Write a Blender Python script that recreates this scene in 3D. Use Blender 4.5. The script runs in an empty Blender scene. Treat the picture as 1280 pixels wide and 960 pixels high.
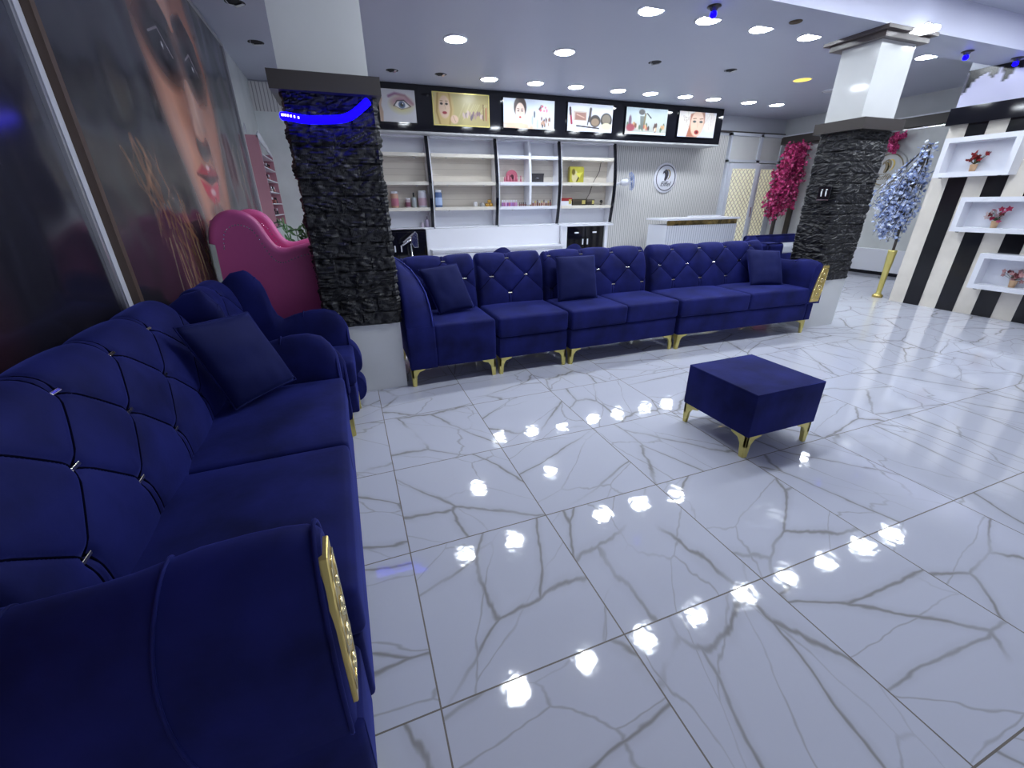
import bpy, bmesh, math, random
import numpy as np
from mathutils import Vector, Matrix, noise
random.seed(7)
PI = math.pi
C = bpy.context.scene.collection
scene = bpy.context.scene

# ------------------------------------------------------------------ camera
cam_data = bpy.data.cameras.new('camera')
cam = bpy.data.objects.new('camera', cam_data); C.objects.link(cam)
cam_data.sensor_width = 36.0
cam_data.lens = 516.88 / 1280 * 36.0
cam_data.clip_start = 0.02
p, r, yw = 0.412096, -0.0113829, 0.35715
Rv = Vector((1, 0, 0)); Fv = Vector((0, math.cos(p), -math.sin(p))); Uv = Vector((0, math.sin(p), math.cos(p)))
R2 = Rv * math.cos(r) + Uv * math.sin(r); U2 = Uv * math.cos(r) - Rv * math.sin(r)
rot = Matrix.Rotation(-yw, 3, 'Z')
R2 = rot @ R2; U2 = rot @ U2; F2 = rot @ Fv
M = Matrix((R2, U2, -F2)).transposed().to_4x4()
M.translation = Vector((0, 0, 1.285))
cam.matrix_world = M
scene.camera = cam

# ------------------------------------------------------------------ world, exposure
vs = scene.view_settings
vs.view_transform = 'Standard'; vs.look = 'None'; vs.gamma = 1.0; vs.use_curve_mapping = False
vs.exposure = 0.0
w = bpy.data.worlds.new('world'); scene.world = w; w.use_nodes = True
w.node_tree.nodes['Background'].inputs[0].default_value = (0.75, 0.82, 1.0, 1)
w.node_tree.nodes['Background'].inputs[1].default_value = 1.4
LAMP = 78.0          # radiance of the ceiling downlights

# ------------------------------------------------------------------ materials
def lin(c):
    return tuple((x / 12.92 if x <= 0.04045 else ((x + 0.055) / 1.055) ** 2.4) for x in c)
def srgb(r_, g_, b_):
    return lin((r_ / 255, g_ / 255, b_ / 255)) + (1,)
def mat(name, col, rough=0.5, metal=0.0, spec=0.5, emit=None, es=1.0, sheen=0.0, bump=None, var=0.0, var_scale=4.0, coat=0.0, sheen_tint=None):
    m = bpy.data.materials.new(name); m.use_nodes = True
    nt = m.node_tree; b = nt.nodes['Principled BSDF']
    b.inputs['Base Color'].default_value = col
    b.inputs['Roughness'].default_value = rough
    b.inputs['Metallic'].default_value = metal
    b.inputs['Specular IOR Level'].default_value = spec
    b.inputs['Coat Weight'].default_value = coat
    if sheen:
        b.inputs['Sheen Weight'].default_value = sheen
        b.inputs['Sheen Roughness'].default_value = 0.35
        if sheen_tint: b.inputs['Sheen Tint'].default_value = sheen_tint
    if emit:
        b.inputs['Emission Color'].default_value = emit
        b.inputs['Emission Strength'].default_value = es
    if var or bump:
        tc = nt.nodes.new('ShaderNodeTexCoord')
    if var:
        n = nt.nodes.new('ShaderNodeTexNoise'); n.inputs['Scale'].default_value = var_scale; n.inputs['Detail'].default_value = 5
        nt.links.new(tc.outputs['Object'], n.inputs['Vector'])
        mr = nt.nodes.new('ShaderNodeMapRange'); mr.inputs[1].default_value = 0.3; mr.inputs[2].default_value = 0.7
        mr.inputs[3].default_value = 1 - var; mr.inputs[4].default_value = 1 + var
        nt.links.new(n.outputs['Fac'], mr.inputs[0])
        mx = nt.nodes.new('ShaderNodeMix'); mx.data_type = 'RGBA'; mx.blend_type = 'MULTIPLY'; mx.inputs[0].default_value = 1
        mx.inputs[6].default_value = col
        nt.links.new(mr.outputs[0], mx.inputs[7]); nt.links.new(mx.outputs[2], b.inputs['Base Color'])
    if bump:
        sc, st = bump
        n2 = nt.nodes.new('ShaderNodeTexNoise'); n2.inputs['Scale'].default_value = sc; n2.inputs['Detail'].default_value = 4
        nt.links.new(tc.outputs['Object'], n2.inputs['Vector'])
        bp = nt.nodes.new('ShaderNodeBump'); bp.inputs['Strength'].default_value = st; bp.inputs['Distance'].default_value = 0.01
        nt.links.new(n2.outputs['Fac'], bp.inputs['Height']); nt.links.new(bp.outputs['Normal'], b.inputs['Normal'])
    return m

def velvet(name, col, tint, var=0.45):
    m = mat(name, col, rough=0.75, spec=0.15, sheen=0.55, sheen_tint=tint, var=var, var_scale=5.0, bump=(60, 0.05))
    return m
M_velvet = velvet('navy_velvet', (0.0090, 0.0120, 0.098, 1), (0.09, 0.12, 0.60, 1))
M_pillow = velvet('pillow_velvet', (0.0095, 0.0130, 0.080, 1), (0.09, 0.12, 0.45, 1), 0.12)
M_cord = mat('dark_cord', (0.0012, 0.0014, 0.012, 1), 0.95, spec=0.05)
M_gold = mat('gold_metal', (0.78, 0.60, 0.20, 1), 0.28, 0.9)
M_goldleg = mat('gold_leg', (0.72, 0.62, 0.20, 1), 0.35, 0.55)
M_bar = mat('polished_bar', (0.85, 0.80, 0.66, 1), 0.15, 1.0)
M_white = mat('white_paint', (0.80, 0.81, 0.87, 1), 0.25)
M_whitetile = mat('white_tile', (0.70, 0.71, 0.70, 1), 0.08, var=0.04, var_scale=2)
M_brownmetal = mat('brown_trim', (0.058, 0.050, 0.046, 1), 0.35)
M_black = mat('black_gloss', (0.006, 0.006, 0.010, 1), 0.06)
M_ceil = mat('ceiling_paint', (0.46, 0.48, 0.57, 1), 0.45)
M_wall = mat('wall_paint', (0.56, 0.58, 0.64, 1), 0.5)
M_lamp = mat('lamp_glow', (1, 1, 1, 1), emit=(0.86, 0.93, 1.0, 1), es=LAMP)
M_lampY = mat('lamp_glow_warm', (1, .8, .2, 1), emit=(1.0, 0.68, 0.08, 1), es=1.6)
M_lampoff = mat('lamp_off', (0.55, 0.56, 0.6, 1), 0.3)
M_blue = mat('blue_led', (0.0, 0.0, .2, 1), .8, spec=0.1, emit=(0.0022, 0.0003, 1.0, 1), es=6.0)
M_hole = mat('dark_hole', (0.01, 0.01, 0.012, 1), 0.7)
M_chrome = mat('chrome', (0.8, 0.8, 0.82, 1), 0.12, 1.0)
M_cream = mat('cream_laminate', (0.74, 0.70, 0.62, 1), 0.4)
M_beige = mat('beige_panel', (0.62, 0.56, 0.48, 1), 0.5)
M_pink = mat('pink_leather', (0.80, 0.15, 0.42, 1), 0.42, bump=(25, 0.08))
M_pinkcab = mat('pink_board', (0.50, 0.24, 0.29, 1), 0.4)
M_stone = mat('stacked_stone', (0.014, 0.014, 0.016, 1), 0.42, spec=0.4, var=0.6, var_scale=14, bump=(40, 0.5))
M_glassdoor = mat('lit_glass', (0.75, 0.72, 0.55, 1), 0.1, emit=(1.0, 0.95, 0.70, 1), es=0.35)

def ribbed(name, col, dark, period, axis=0, rough=0.4, w_=0.25):
    m = mat(name, col, rough); nt = m.node_tree; b = nt.nodes['Principled BSDF']
    tc = nt.nodes.new('ShaderNodeTexCoord'); sx = nt.nodes.new('ShaderNodeSeparateXYZ')
    nt.links.new(tc.outputs['Object'], sx.inputs[0])
    d = nt.nodes.new('ShaderNodeMath'); d.operation = 'DIVIDE'; d.inputs[1].default_value = period
    nt.links.new(sx.outputs[axis], d.inputs[0])
    f = nt.nodes.new('ShaderNodeMath'); f.operation = 'FRACT'; nt.links.new(d.outputs[0], f.inputs[0])
    l = nt.nodes.new('ShaderNodeMath'); l.operation = 'LESS_THAN'; l.inputs[1].default_value = w_
    nt.links.new(f.outputs[0], l.inputs[0])
    mx = nt.nodes.new('ShaderNodeMix'); mx.data_type = 'RGBA'
    mx.inputs[6].default_value = col; mx.inputs[7].default_value = dark
    nt.links.new(l.outputs[0], mx.inputs[0]); nt.links.new(mx.outputs[2], b.inputs['Base Color'])
    return m
M_ribwall = ribbed('ribbed_wall', (0.70, 0.69, 0.67, 1), (0.34, 0.33, 0.32, 1), 0.045)
M_ribwhite = ribbed('ribbed_white', (0.72, 0.74, 0.80, 1), (0.45, 0.47, 0.54, 1), 0.05)

def marble_mat():
    T = 0.600; ox, oy = 0.048, 0.721
    m = bpy.data.materials.new('marble_floor_tiles'); m.use_nodes = True
    nt = m.node_tree; N = nt.nodes; L = nt.links; b = N['Principled BSDF']
    def math_(op, a, b_=None, c=None):
        n = N.new('ShaderNodeMath'); n.operation = op
        for i, v in enumerate((a, b_, c)):
            if v is None: continue
            if isinstance(v, (int, float)): n.inputs[i].default_value = v
            else: L.new(v, n.inputs[i])
        return n.outputs[0]
    tc = N.new('ShaderNodeTexCoord'); s = N.new('ShaderNodeSeparateXYZ'); L.new(tc.outputs['Object'], s.inputs[0])
    u = math_('DIVIDE', math_('SUBTRACT', s.outputs[0], ox), T)
    v = math_('DIVIDE', math_('SUBTRACT', s.outputs[1], oy), T)
    fu = math_('FRACT', u); fv = math_('FRACT', v); iu = math_('FLOOR', u); iv = math_('FLOOR', v)
    cmb = N.new('ShaderNodeCombineXYZ'); L.new(iu, cmb.inputs[0]); L.new(iv, cmb.inputs[1])
    wn = N.new('ShaderNodeTexWhiteNoise'); wn.noise_dimensions = '3D'; L.new(cmb.outputs[0], wn.inputs[0])
    # per tile offset and quarter-turn-ish rotation of the vein pattern
    ws = N.new('ShaderNodeSeparateColor'); L.new(wn.outputs['Color'], ws.inputs[0])
    ang = math_('MULTIPLY', ws.outputs[0], 6.283)
    lc = N.new('ShaderNodeCombineXYZ'); L.new(math_('SUBTRACT', fu, 0.5), lc.inputs[0]); L.new(math_('SUBTRACT', fv, 0.5), lc.inputs[1])
    vr = N.new('ShaderNodeVectorRotate'); vr.rotation_type = 'Z_AXIS'; L.new(lc.outputs[0], vr.inputs['Vector']); L.new(ang, vr.inputs['Angle'])
    off = N.new('ShaderNodeVectorMath'); off.operation = 'MULTIPLY_ADD'
    L.new(wn.outputs['Color'], off.inputs[0]); off.inputs[1].default_value = (37, 53, 0); L.new(vr.outputs[0], off.inputs[2])
    P = off.outputs[0]
    def vein(scale, stretch, dist, w0, w1, seed):
        mp = N.new('ShaderNodeMapping'); mp.inputs['Scale'].default_value = (1, stretch, 1); mp.inputs['Location'].default_value = (seed, seed * 2, 0)
        L.new(P, mp.inputs[0])
        nz = N.new('ShaderNodeTexNoise'); nz.inputs['Scale'].default_value = 2.4; nz.inputs['Detail'].default_value = 4; nz.inputs['Roughness'].default_value = 0.6
        L.new(mp.outputs[0], nz.inputs['Vector'])
        ma = N.new('ShaderNodeVectorMath'); ma.operation = 'MULTIPLY_ADD'; L.new(nz.outputs['Color'], ma.inputs[0]); ma.inputs[1].default_value = (dist, dist, 0); L.new(mp.outputs[0], ma.inputs[2])
        vo = N.new('ShaderNodeTexVoronoi'); vo.feature = 'DISTANCE_TO_EDGE'; vo.voronoi_dimensions = '2D'; vo.inputs['Scale'].default_value = scale
        L.new(ma.outputs[0], vo.inputs['Vector'])
        mr = N.new('ShaderNodeMapRange'); mr.interpolation_type = 'SMOOTHSTEP'
        mr.inputs[1].default_value = w0; mr.inputs[2].default_value = w1; mr.inputs[3].default_value = 1; mr.inputs[4].default_value = 0
        L.new(vo.outputs['Distance'], mr.inputs[0])
        n2 = N.new('ShaderNodeTexNoise'); n2.inputs['Scale'].default_value = 1.7; n2.inputs['Detail'].default_value = 2; L.new(mp.outputs[0], n2.inputs['Vector'])
        m2 = N.new('ShaderNodeMapRange'); m2.inputs[1].default_value = 0.33; m2.inputs[2].default_value = 0.52; m2.inputs[3].default_value = 0; m2.inputs[4].default_value = 1
        L.new(n2.outputs['Fac'], m2.inputs[0])
        return math_('MULTIPLY', mr.outputs[0], m2.outputs[0])
    v1 = vein(1.75, 0.42, 0.17, 0.002, 0.024, 3.0)
    v1h = vein(1.75, 0.42, 0.17, 0.0, 0.09, 3.0)
    v2 = vein(2.3, 0.36, 0.20, 0.000, 0.017, 11.0)
    vm = math_('MAXIMUM', math_('MULTIPLY', v1, 0.58), math_('MULTIPLY', v2, 0.40))
    vm = math_('MINIMUM', math_('ADD', vm, math_('MULTIPLY', v1h, 0.12)), 1.0)
    mx = N.new('ShaderNodeMix'); mx.data_type = 'RGBA'; mx.inputs[6].default_value = (0.60, 0.615, 0.70, 1); mx.inputs[7].default_value = (0.215, 0.195, 0.16, 1)
    L.new(vm, mx.inputs[0])
    # grout
    eu = math_('MINIMUM', fu, math_('SUBTRACT', 1, fu)); ev = math_('MINIMUM', fv, math_('SUBTRACT', 1, fv))
    g = math_('LESS_THAN', math_('MINIMUM', eu, ev), 0.0040)
    mg = N.new('ShaderNodeMix'); mg.data_type = 'RGBA'; L.new(g, mg.inputs[0]); L.new(mx.outputs[2], mg.inputs[6]); mg.inputs[7].default_value = (0.17, 0.145, 0.12, 1)
    L.new(mg.outputs[2], b.inputs['Base Color'])
    L.new(math_('MULTIPLY_ADD', g, 0.5, 0.055), b.inputs['Roughness'])
    b.inputs['Specular IOR Level'].default_value = 0.55
    nb = N.new('ShaderNodeTexNoise'); nb.inputs['Scale'].default_value = 14; L.new(tc.outputs['Object'], nb.inputs['Vector'])
    bp = N.new('ShaderNodeBump'); bp.inputs['Strength'].default_value = 0.16; bp.inputs['Distance'].default_value = 0.004
    L.new(nb.outputs['Fac'], bp.inputs['Height']); L.new(bp.outputs['Normal'], b.inputs['Normal'])
    return m
M_floor = marble_mat()

def paint_mat(name, rough=0.25, emit=0.0):
    m = bpy.data.materials.new(name); m.use_nodes = True
    nt = m.node_tree; b = nt.nodes['Principled BSDF']
    a = nt.nodes.new('ShaderNodeVertexColor'); a.layer_name = 'print'
    nt.links.new(a.outputs['Color'], b.inputs['Base Color'])
    b.inputs['Roughness'].default_value = rough
    if emit:
        nt.links.new(a.outputs['Color'], b.inputs['Emission Color']); b.inputs['Emission Strength'].default_value = emit
    return m
M_vinyl = paint_mat('printed_vinyl', 0.20)
M_vinylwave = paint_mat('wavy_printed_vinyl', 0.17)
nt_ = M_vinylwave.node_tree; tc_ = nt_.nodes.new('ShaderNodeTexCoord'); nz_ = nt_.nodes.new('ShaderNodeTexNoise'); nz_.inputs['Scale'].default_value = 1.3; nz_.inputs['Detail'].default_value = 1.5
bp_ = nt_.nodes.new('ShaderNodeBump'); bp_.inputs['Strength'].default_value = 1.0; bp_.inputs['Distance'].default_value = 0.09
nt_.links.new(tc_.outputs['Object'], nz_.inputs['Vector']); nt_.links.new(nz_.outputs['Fac'], bp_.inputs['Height']); nt_.links.new(bp_.outputs['Normal'], nt_.nodes['Principled BSDF'].inputs['Normal'])
nt_.nodes['Principled BSDF'].inputs['Specular IOR Level'].default_value = 0.8
M_print_glow = paint_mat('glowing_print', 0.35, 0.06)  # plain prints, brightened by a slight added glow

# ------------------------------------------------------------------ mesh helpers
def obj(name, bm, m, parent=None, smooth=False, angle=None):
    me = bpy.data.meshes.new(name)
    bmesh.ops.recalc_face_normals(bm, faces=bm.faces[:])
    bm.to_mesh(me); bm.free()
    if isinstance(m, (list, tuple)):
        for q in m: me.materials.append(q)
    else: me.materials.append(m)
    if smooth:
        me.polygons.foreach_set('use_smooth', [True] * len(me.polygons))
        if angle:
            try: me.set_sharp_from_angle(angle=math.radians(angle))
            except Exception: pass
    o = bpy.data.objects.new(name, me); C.objects.link(o)
    if parent: o.parent = parent
    return o
def thing(name, label, cat, loc=(0, 0, 0), rz=0, group=None):
    o = bpy.data.objects.new(name, None); C.objects.link(o)
    o.empty_display_size = 0.1
    o.location = loc; o.rotation_euler = (0, 0, rz); o['label'] = label; o['category'] = cat
    if group: o['group'] = group
    return o
def tag(o, label, cat, group=None, kind=None):
    o['label'] = label; o['category'] = cat
    if group: o['group'] = group
    if kind: o['kind'] = kind
    return o
def struct(name, bm, m, **k):
    o = obj(name, bm, m, **k); o['kind'] = 'structure'; return o
def dup(root, loc, rz=0, label=None, group=None):
    r_ = root.copy(); C.objects.link(r_); r_.location = loc; r_.rotation_euler = (0, 0, rz)
    if label: r_['label'] = label
    if group: r_['group'] = group
    for ch in list(root.children):
        c = ch.copy(); C.objects.link(c); c.parent = r_
        for g in list(ch.children):
            d = g.copy(); C.objects.link(d); d.parent = c
    return r_
BM = bmesh.new
def box(bm, x0, x1, y0, y1, z0, z1, bev=0.0, seg=2, mi=0):
    t = BM(); bmesh.ops.create_cube(t, size=1)
    for v in t.verts:
        v.co = Vector(((x0 + x1) / 2 + v.co.x * (x1 - x0), (y0 + y1) / 2 + v.co.y * (y1 - y0), (z0 + z1) / 2 + v.co.z * (z1 - z0)))
    if bev: bmesh.ops.bevel(t, geom=t.edges[:] + t.verts[:], offset=bev, segments=seg, profile=0.5, affect='EDGES')
    merge(bm, t, mi); return bm
def merge(bm, t, mi=0, mtx=None):
    vm = {}
    for v in t.verts: vm[v] = bm.verts.new(mtx @ v.co if mtx else v.co)
    for f in t.faces:
        try:
            nf = bm.faces.new([vm[v] for v in f.verts]); nf.material_index = mi; nf.smooth = f.smooth
        except ValueError: pass
    t.free()
def bx(*a, **k):
    return box(BM(), *a, **k)
def prism(bm, poly, a0, a1, axis='y', bev=0.0, mi=0, seg=2):
    """poly: 2D points; axis the extrusion axis. x:(y,z) y:(x,z) z:(x,y)"""
    t = BM()
    def P(q, a):
        if axis == 'x': return (a, q[0], q[1])
        if axis == 'y': return (q[0], a, q[1])
        return (q[0], q[1], a)
    A = [t.verts.new(P(q, a0)) for q in poly]; B = [t.verts.new(P(q, a1)) for q in poly]
    n = len(poly)
    t.faces.new(A); t.faces.new(B)
    for i in range(n): t.faces.new((A[i], A[(i + 1) % n], B[(i + 1) % n], B[i]))
    bmesh.ops.recalc_face_normals(t, faces=t.faces[:])
    if bev:
        e = [x for x in t.edges if len(x.link_faces) == 2 and x.calc_face_angle(0) > 0.5]
        bmesh.ops.bevel(t, geom=e, offset=bev, segments=seg, profile=0.5, affect='EDGES')
    merge(bm, t, mi); return bm
def tube(bm, pts, rad, sides=8, cap=True, mi=0):
    pts = [Vector(q) for q in pts]; n = len(pts); rings = []
    rr = rad if isinstance(rad, (list, tuple)) else [rad] * n
    up = None
    for i in range(n):
        d = (pts[min(i + 1, n - 1)] - pts[max(i - 1, 0)])
        if d.length < 1e-9: d = Vector((0, 0, 1))
        d.normalize()
        if up is None:
            up = d.orthogonal().normalized()
        else:
            up = (up - d * up.dot(d))
            up = up.normalized() if up.length > 1e-6 else d.orthogonal().normalized()
        s = d.cross(up)
        rings.append([bm.verts.new(pts[i] + (up * math.cos(2 * PI * k / sides) + s * math.sin(2 * PI * k / sides)) * rr[i]) for k in range(sides)])
    for i in range(n - 1):
        for k in range(sides):
            f = bm.faces.new((rings[i][k], rings[i][(k + 1) % sides], rings[i + 1][(k + 1) % sides], rings[i + 1][k])); f.material_index = mi; f.smooth = True
    if cap:
        for q in (rings[0], rings[-1]):
            f = bm.faces.new(q); f.material_index = mi
    return bm
def lathe(bm, prof, cx=0, cy=0, cz=0, sides=20, mi=0, axis='z'):
    shut = (prof[0][0] == prof[-1][0] and prof[0][0] > .001 and len(prof) == 4) or prof[0] == prof[-1]
    rings = []
    for (q, z) in prof:
        q = max(q, 1e-4); ring = []
        for k in range(sides):
            a = 2 * PI * k / sides; c_, s_ = q * math.cos(a), q * math.sin(a)
            co = {'z': (cx + c_, cy + s_, cz + z), 'y': (cx + c_, cy + z, cz + s_), 'x': (cx + z, cy + c_, cz + s_)}[axis]
            ring.append(bm.verts.new(co))
        rings.append(ring)
    for i in range(len(rings) - 1):
        for k in range(sides):
            f = bm.faces.new((rings[i][k], rings[i][(k + 1) % sides], rings[i + 1][(k + 1) % sides], rings[i + 1][k])); f.material_index = mi; f.smooth = True
    for q in (() if shut else (rings[0], rings[-1])):
        f = bm.faces.new(q); f.material_index = mi
    return bm
def loft(rings, closed_ends=True):
    bm = BM(); vs_ = [[bm.verts.new(c) for c in rg] for rg in rings]; n = len(rings[0])
    for i in range(len(rings) - 1):
        for k in range(n):
            bm.faces.new((vs_[i][k], vs_[i][(k + 1) % n], vs_[i + 1][(k + 1) % n], vs_[i + 1][k]))
    if closed_ends: bm.faces.new(vs_[0]); bm.faces.new(vs_[-1])
    return bm
def smoothpoly(pts, it=2, closed=True):
    for _ in range(it):
        o = []; n = len(pts)
        for i in range(n if closed else n - 1):
            a, b = pts[i], pts[(i + 1) % n]
            o.append(tuple(a[k] * .75 + b[k] * .25 for k in range(len(a)))); o.append(tuple(a[k] * .25 + b[k] * .75 for k in range(len(a))))
        if not closed: o = [pts[0]] + o + [pts[-1]]
        pts = o
    return pts
def interp(x, xs, ys): return float(np.interp(x, xs, ys))
def text_bm(body, size, depth=0.002, shear=0.3):
    cu = bpy.data.curves.new('t', 'FONT'); cu.body = body; cu.size = size; cu.extrude = depth; cu.shear = shear; cu.align_x = 'CENTER'; cu.align_y = 'CENTER'
    o = bpy.data.objects.new('t', cu); C.objects.link(o)
    bpy.context.view_layer.update()
    me = bpy.data.meshes.new_from_object(o)
    bm = BM(); bm.from_mesh(me)
    bpy.data.objects.remove(o); bpy.data.meshes.remove(me); bpy.data.curves.remove(cu)
    return bm

# ------------------------------------------------------------------ numpy "printing" of pictures onto panels
class Canvas:
    def __init__(s, W, H, bg, asp):
        s.W, s.H = W, H
        s.u, s.v = np.meshgrid((np.arange(W)) / (W - 1), (np.arange(H)) / (H - 1))   # v from top
        s.c = np.ones((H, W, 3)) * np.array(bg) / 255.; s.asp = asp
    def mixin(s, m, col):
        m = np.clip(m, 0, 1)[..., None]; s.c = s.c * (1 - m) + np.array(col) / 255. * m
    def grad(s, c0, c1, axis='v'):
        t = (s.v if axis == 'v' else s.u)[..., None]; s.c = np.array(c0) / 255. * (1 - t) + np.array(c1) / 255. * t
    def ell(s, cx, cy, rx, ry, col, soft=.15, ang=0, a=1.):
        x = (s.u - cx) * s.asp; y = s.v - cy; ca, sa = math.cos(ang), math.sin(ang)
        X = (x * ca + y * sa) / (rx * s.asp); Y = (-x * sa + y * ca) / ry
        d = np.sqrt(X * X + Y * Y); s.mixin(a * np.clip((1 - d) / soft + .5, 0, 1), col)
    def rect(s, x0, x1, y0, y1, col, a=1.):
        s.mixin(a * ((s.u >= x0) & (s.u <= x1) & (s.v >= y0) & (s.v <= y1)).astype(float), col)
    def sdist(s, pts):
        D = None
        for (a, b) in zip(pts[:-1], pts[1:]):
            ax, ay, bx_, by = a[0] * s.asp, a[1], b[0] * s.asp, b[1]
            dx, dy = bx_ - ax, by - ay; L2 = dx * dx + dy * dy + 1e-12
            t = np.clip(((s.u * s.asp - ax) * dx + (s.v - ay) * dy) / L2, 0, 1)
            d = np.hypot(s.u * s.asp - ax - t * dx, s.v - ay - t * dy)
            D = d if D is None else np.minimum(D, d)
        return D
    def line(s, pts, w_, col, soft=.5, a=1.):
        d = s.sdist(pts); s.mixin(a * np.clip((w_ - d) / (w_ * soft) + .0, 0, 1), col)
    def poly(s, pts, col, soft=0.004, a=1.):
        ins = np.zeros_like(s.u, bool); n = len(pts)
        for i in range(n):
            x0, y0 = pts[i]; x1, y1 = pts[(i + 1) % n]
            if y0 == y1: continue
            c_ = ((y0 > s.v) != (y1 > s.v)) & (s.u < (x1 - x0) * (s.v - y0) / (y1 - y0) + x0); ins ^= c_
        d = s.sdist(list(pts) + [pts[0]]); sd = np.where(ins, d, -d)
        s.mixin(a * np.clip(sd / soft + .5, 0, 1), col)
    def mesh(s, name, P, m, parent=None, thick=0.004, back=None):
        """P(u,v)->3D position of the printed front; thin board behind it"""
        H, W = s.H, s.W
        o_ = Vector(P(0, 0)); du = Vector(P(1, 0)) - o_; dv = Vector(P(0, 1)) - o_
        n = du.cross(dv).normalized() * thick     # pushes behind
        g = (np.array(o_)[None, None] + s.u[..., None] * np.array(du) + s.v[..., None] * np.array(dv)).reshape(-1, 3)
        verts = g.tolist()
        faces = []
        idx = np.arange(H * W).reshape(H, W)
        f = np.stack([idx[:-1, :-1], idx[1:, :-1], idx[1:, 1:], idx[:-1, 1:]], -1).reshape(-1, 4)
        nb = len(verts)
        for q in ((0, 0), (1, 0), (1, 1), (0, 1)):
            verts.append(tuple(Vector(P(*q)) + n))
        cs = [int(idx[0, 0]), int(idx[0, -1]), int(idx[-1, -1]), int(idx[-1, 0])]
        faces = f.tolist() + [[nb, nb + 1, nb + 2, nb + 3]]
        rims = [(cs[0], cs[1], nb + 1, nb), (cs[1], cs[2], nb + 2, nb + 1), (cs[2], cs[3], nb + 3, nb + 2), (cs[3], cs[0], nb, nb + 3)]
        faces += [list(q) for q in rims]
        me = bpy.data.meshes.new(name); me.from_pydata(verts, [], faces)
        col = me.color_attributes.new('print', 'FLOAT_COLOR', 'POINT')
        cc = np.zeros((len(verts), 4)); cc[:, 3] = 1
        c = np.clip(s.c, 0, 1).reshape(-1, 3); cc[:H * W, :3] = np.where(c <= .04045, c / 12.92, ((c + .055) / 1.055) ** 2.4)
        col.data.foreach_set('color', cc.ravel())
        me.materials.append(m)
        o = bpy.data.objects.new(name, me); C.objects.link(o)
        if parent: o.parent = parent
        return o

# ================================================================== SETTING
ZC = 2.85; XL = -0.93; YB = 7.57; XR = 9.15; YF = -3.2; XS = 6.88
struct('floor', bx(XL - .1, XR + .1, YF, YB + .1, -0.12, 0), M_floor)
struct('ceiling', bx(XL - .1, XR + .1, YF, YB + .1, ZC, ZC + .12), M_ceil)
M_leftwall = mat('marble_wallpaper', (0.66, 0.69, 0.68, 1), 0.3, var=0.12, var_scale=2.5)
struct('wall_left', bx(XL - .1, XL, YF, YB, 0, ZC), M_leftwall)
struct('wall_back', bx(XL, XR, YB, YB + .1, 0, ZC), M_wall)
struct('wall_right', bx(XR, XR + .1, YF, YB, 0, ZC), mat('alcove_wall', (0.60, 0.62, 0.62, 1), 0.4, var=0.05, var_scale=3))
b = BM(); box(b, XL, XR, YF - .1, YF, 2.5, ZC); box(b, XL, .2, YF - .1, YF, 0, 2.5); box(b, 6.4, XR, YF - .1, YF, 0, 2.5); box(b, .2, 6.4, YF - .1, YF, 0, .12)  # opening in the unseen front wall, added to admit fill light
struct('wall_front', b, M_wall)
b = BM()
for q in (.2, 1.74, 3.28, 4.82, 6.34): box(b, q, q + .06, YF - .08, YF - .02, .12, 2.5)
w3 = struct('window_added', b, M_brownmetal)  # unseen window bars in the opening added for fill light
# ceiling beam over the columns
M_beamface_lit = mat('beam_face_lit', (0.62, 0.63, 0.78, 1), 0.5)  # light of the near lamps on the beam front, put into its colour
b = BM(); box(b, XL, XR, 2.91, 3.30, 2.60, ZC)
o = struct('trim_1', b, [M_ceil, M_beamface_lit])
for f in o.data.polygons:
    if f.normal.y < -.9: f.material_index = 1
# ribbed panelling on the back wall, ribbed strip above the mirror area
struct('trim_2', bx(4.60, 7.60, YB - .03, YB, 0, 2.50), M_ribwall)
struct('trim_3', bx(XL, 0.5, YB - .03, YB, 2.49, ZC - .02), M_ribwall)
struct('trim_9_panel', bx(XL, .28, YB - .02, YB, 0, 2.49), mat('pale_marble_board', (.80, .83, .81, 1), .3, var=.08, var_scale=3)).name = 'trim_20'
# rail above the entrance
struct('trim_4', bx(7.0, XR, YB - .04, YB, 2.555, 2.585), M_brownmetal)
# brown band along the alcove wall
struct('trim_5', bx(XR - .10, XR, 3.45, YB, 2.37, 2.52), M_brownmetal)
b = BM(); box(b, XR - .12, XR, 3.45, YB, 2.515, 2.535)
struct('trim_6', b, M_white)

# striped feature wall with the black fascia and white painted panel above
M_stripe = mat('dark_plank', (0.008, 0.008, 0.011, 1), 0.12)
M_woodcream = mat('pale_wood', (0.74, 0.69, 0.61, 1), 0.4, var=0.10, var_scale=3)
struct('wall_striped', bx(XS, XS + .18, YF, 3.50, 0, 2.6), M_woodcream)
k = 0
for ys in np.arange(3.155, -3.0, -.350):
    y0_, y1_ = ys + .19, ys + 0.02
    struct('trim_%d' % (10 + k), bx(XS - .006, XS + .01, ys + .0, ys + .175, 0.0, 2.06), M_stripe); k += 1
cv = Canvas(260, 60, (205, 205, 232), 6.6 / .40)
for (x, dpt) in ((.0, .55), (.008, .9), (.02, .35), (.031, .45), (.044, .8), (.052, .3), (.062, .5), (.085, .12), (.3, .3), (.33, .5), (.5, .2)):
    pass
cv.rect(0, 1, 0, .045, (18, 18, 24))
cv.poly([(0, 0), (.075, 0), (.071, .20), (.066, .20), (.063, .10), (.058, .30), (.052, .46), (.048, .44), (.046, .14), (.042, .06), (.037, .30), (.032, .30), (.029, .12), (.020, .18), (.012, .30), (.005, .55), (0, .62)], (18, 18, 24), .012)
o = cv.mesh('wall_striped_header', lambda u, v: (XS - .012, 3.50 - 6.6 * u, 2.60 - .37 * v), M_vinyl, thick=.012)
o['kind'] = 'structure'; o.name = 'trim_30'
struct('trim_31', bx(XS - .10, XS, YF, 3.50, 2.06, 2.235), M_black)
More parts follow.
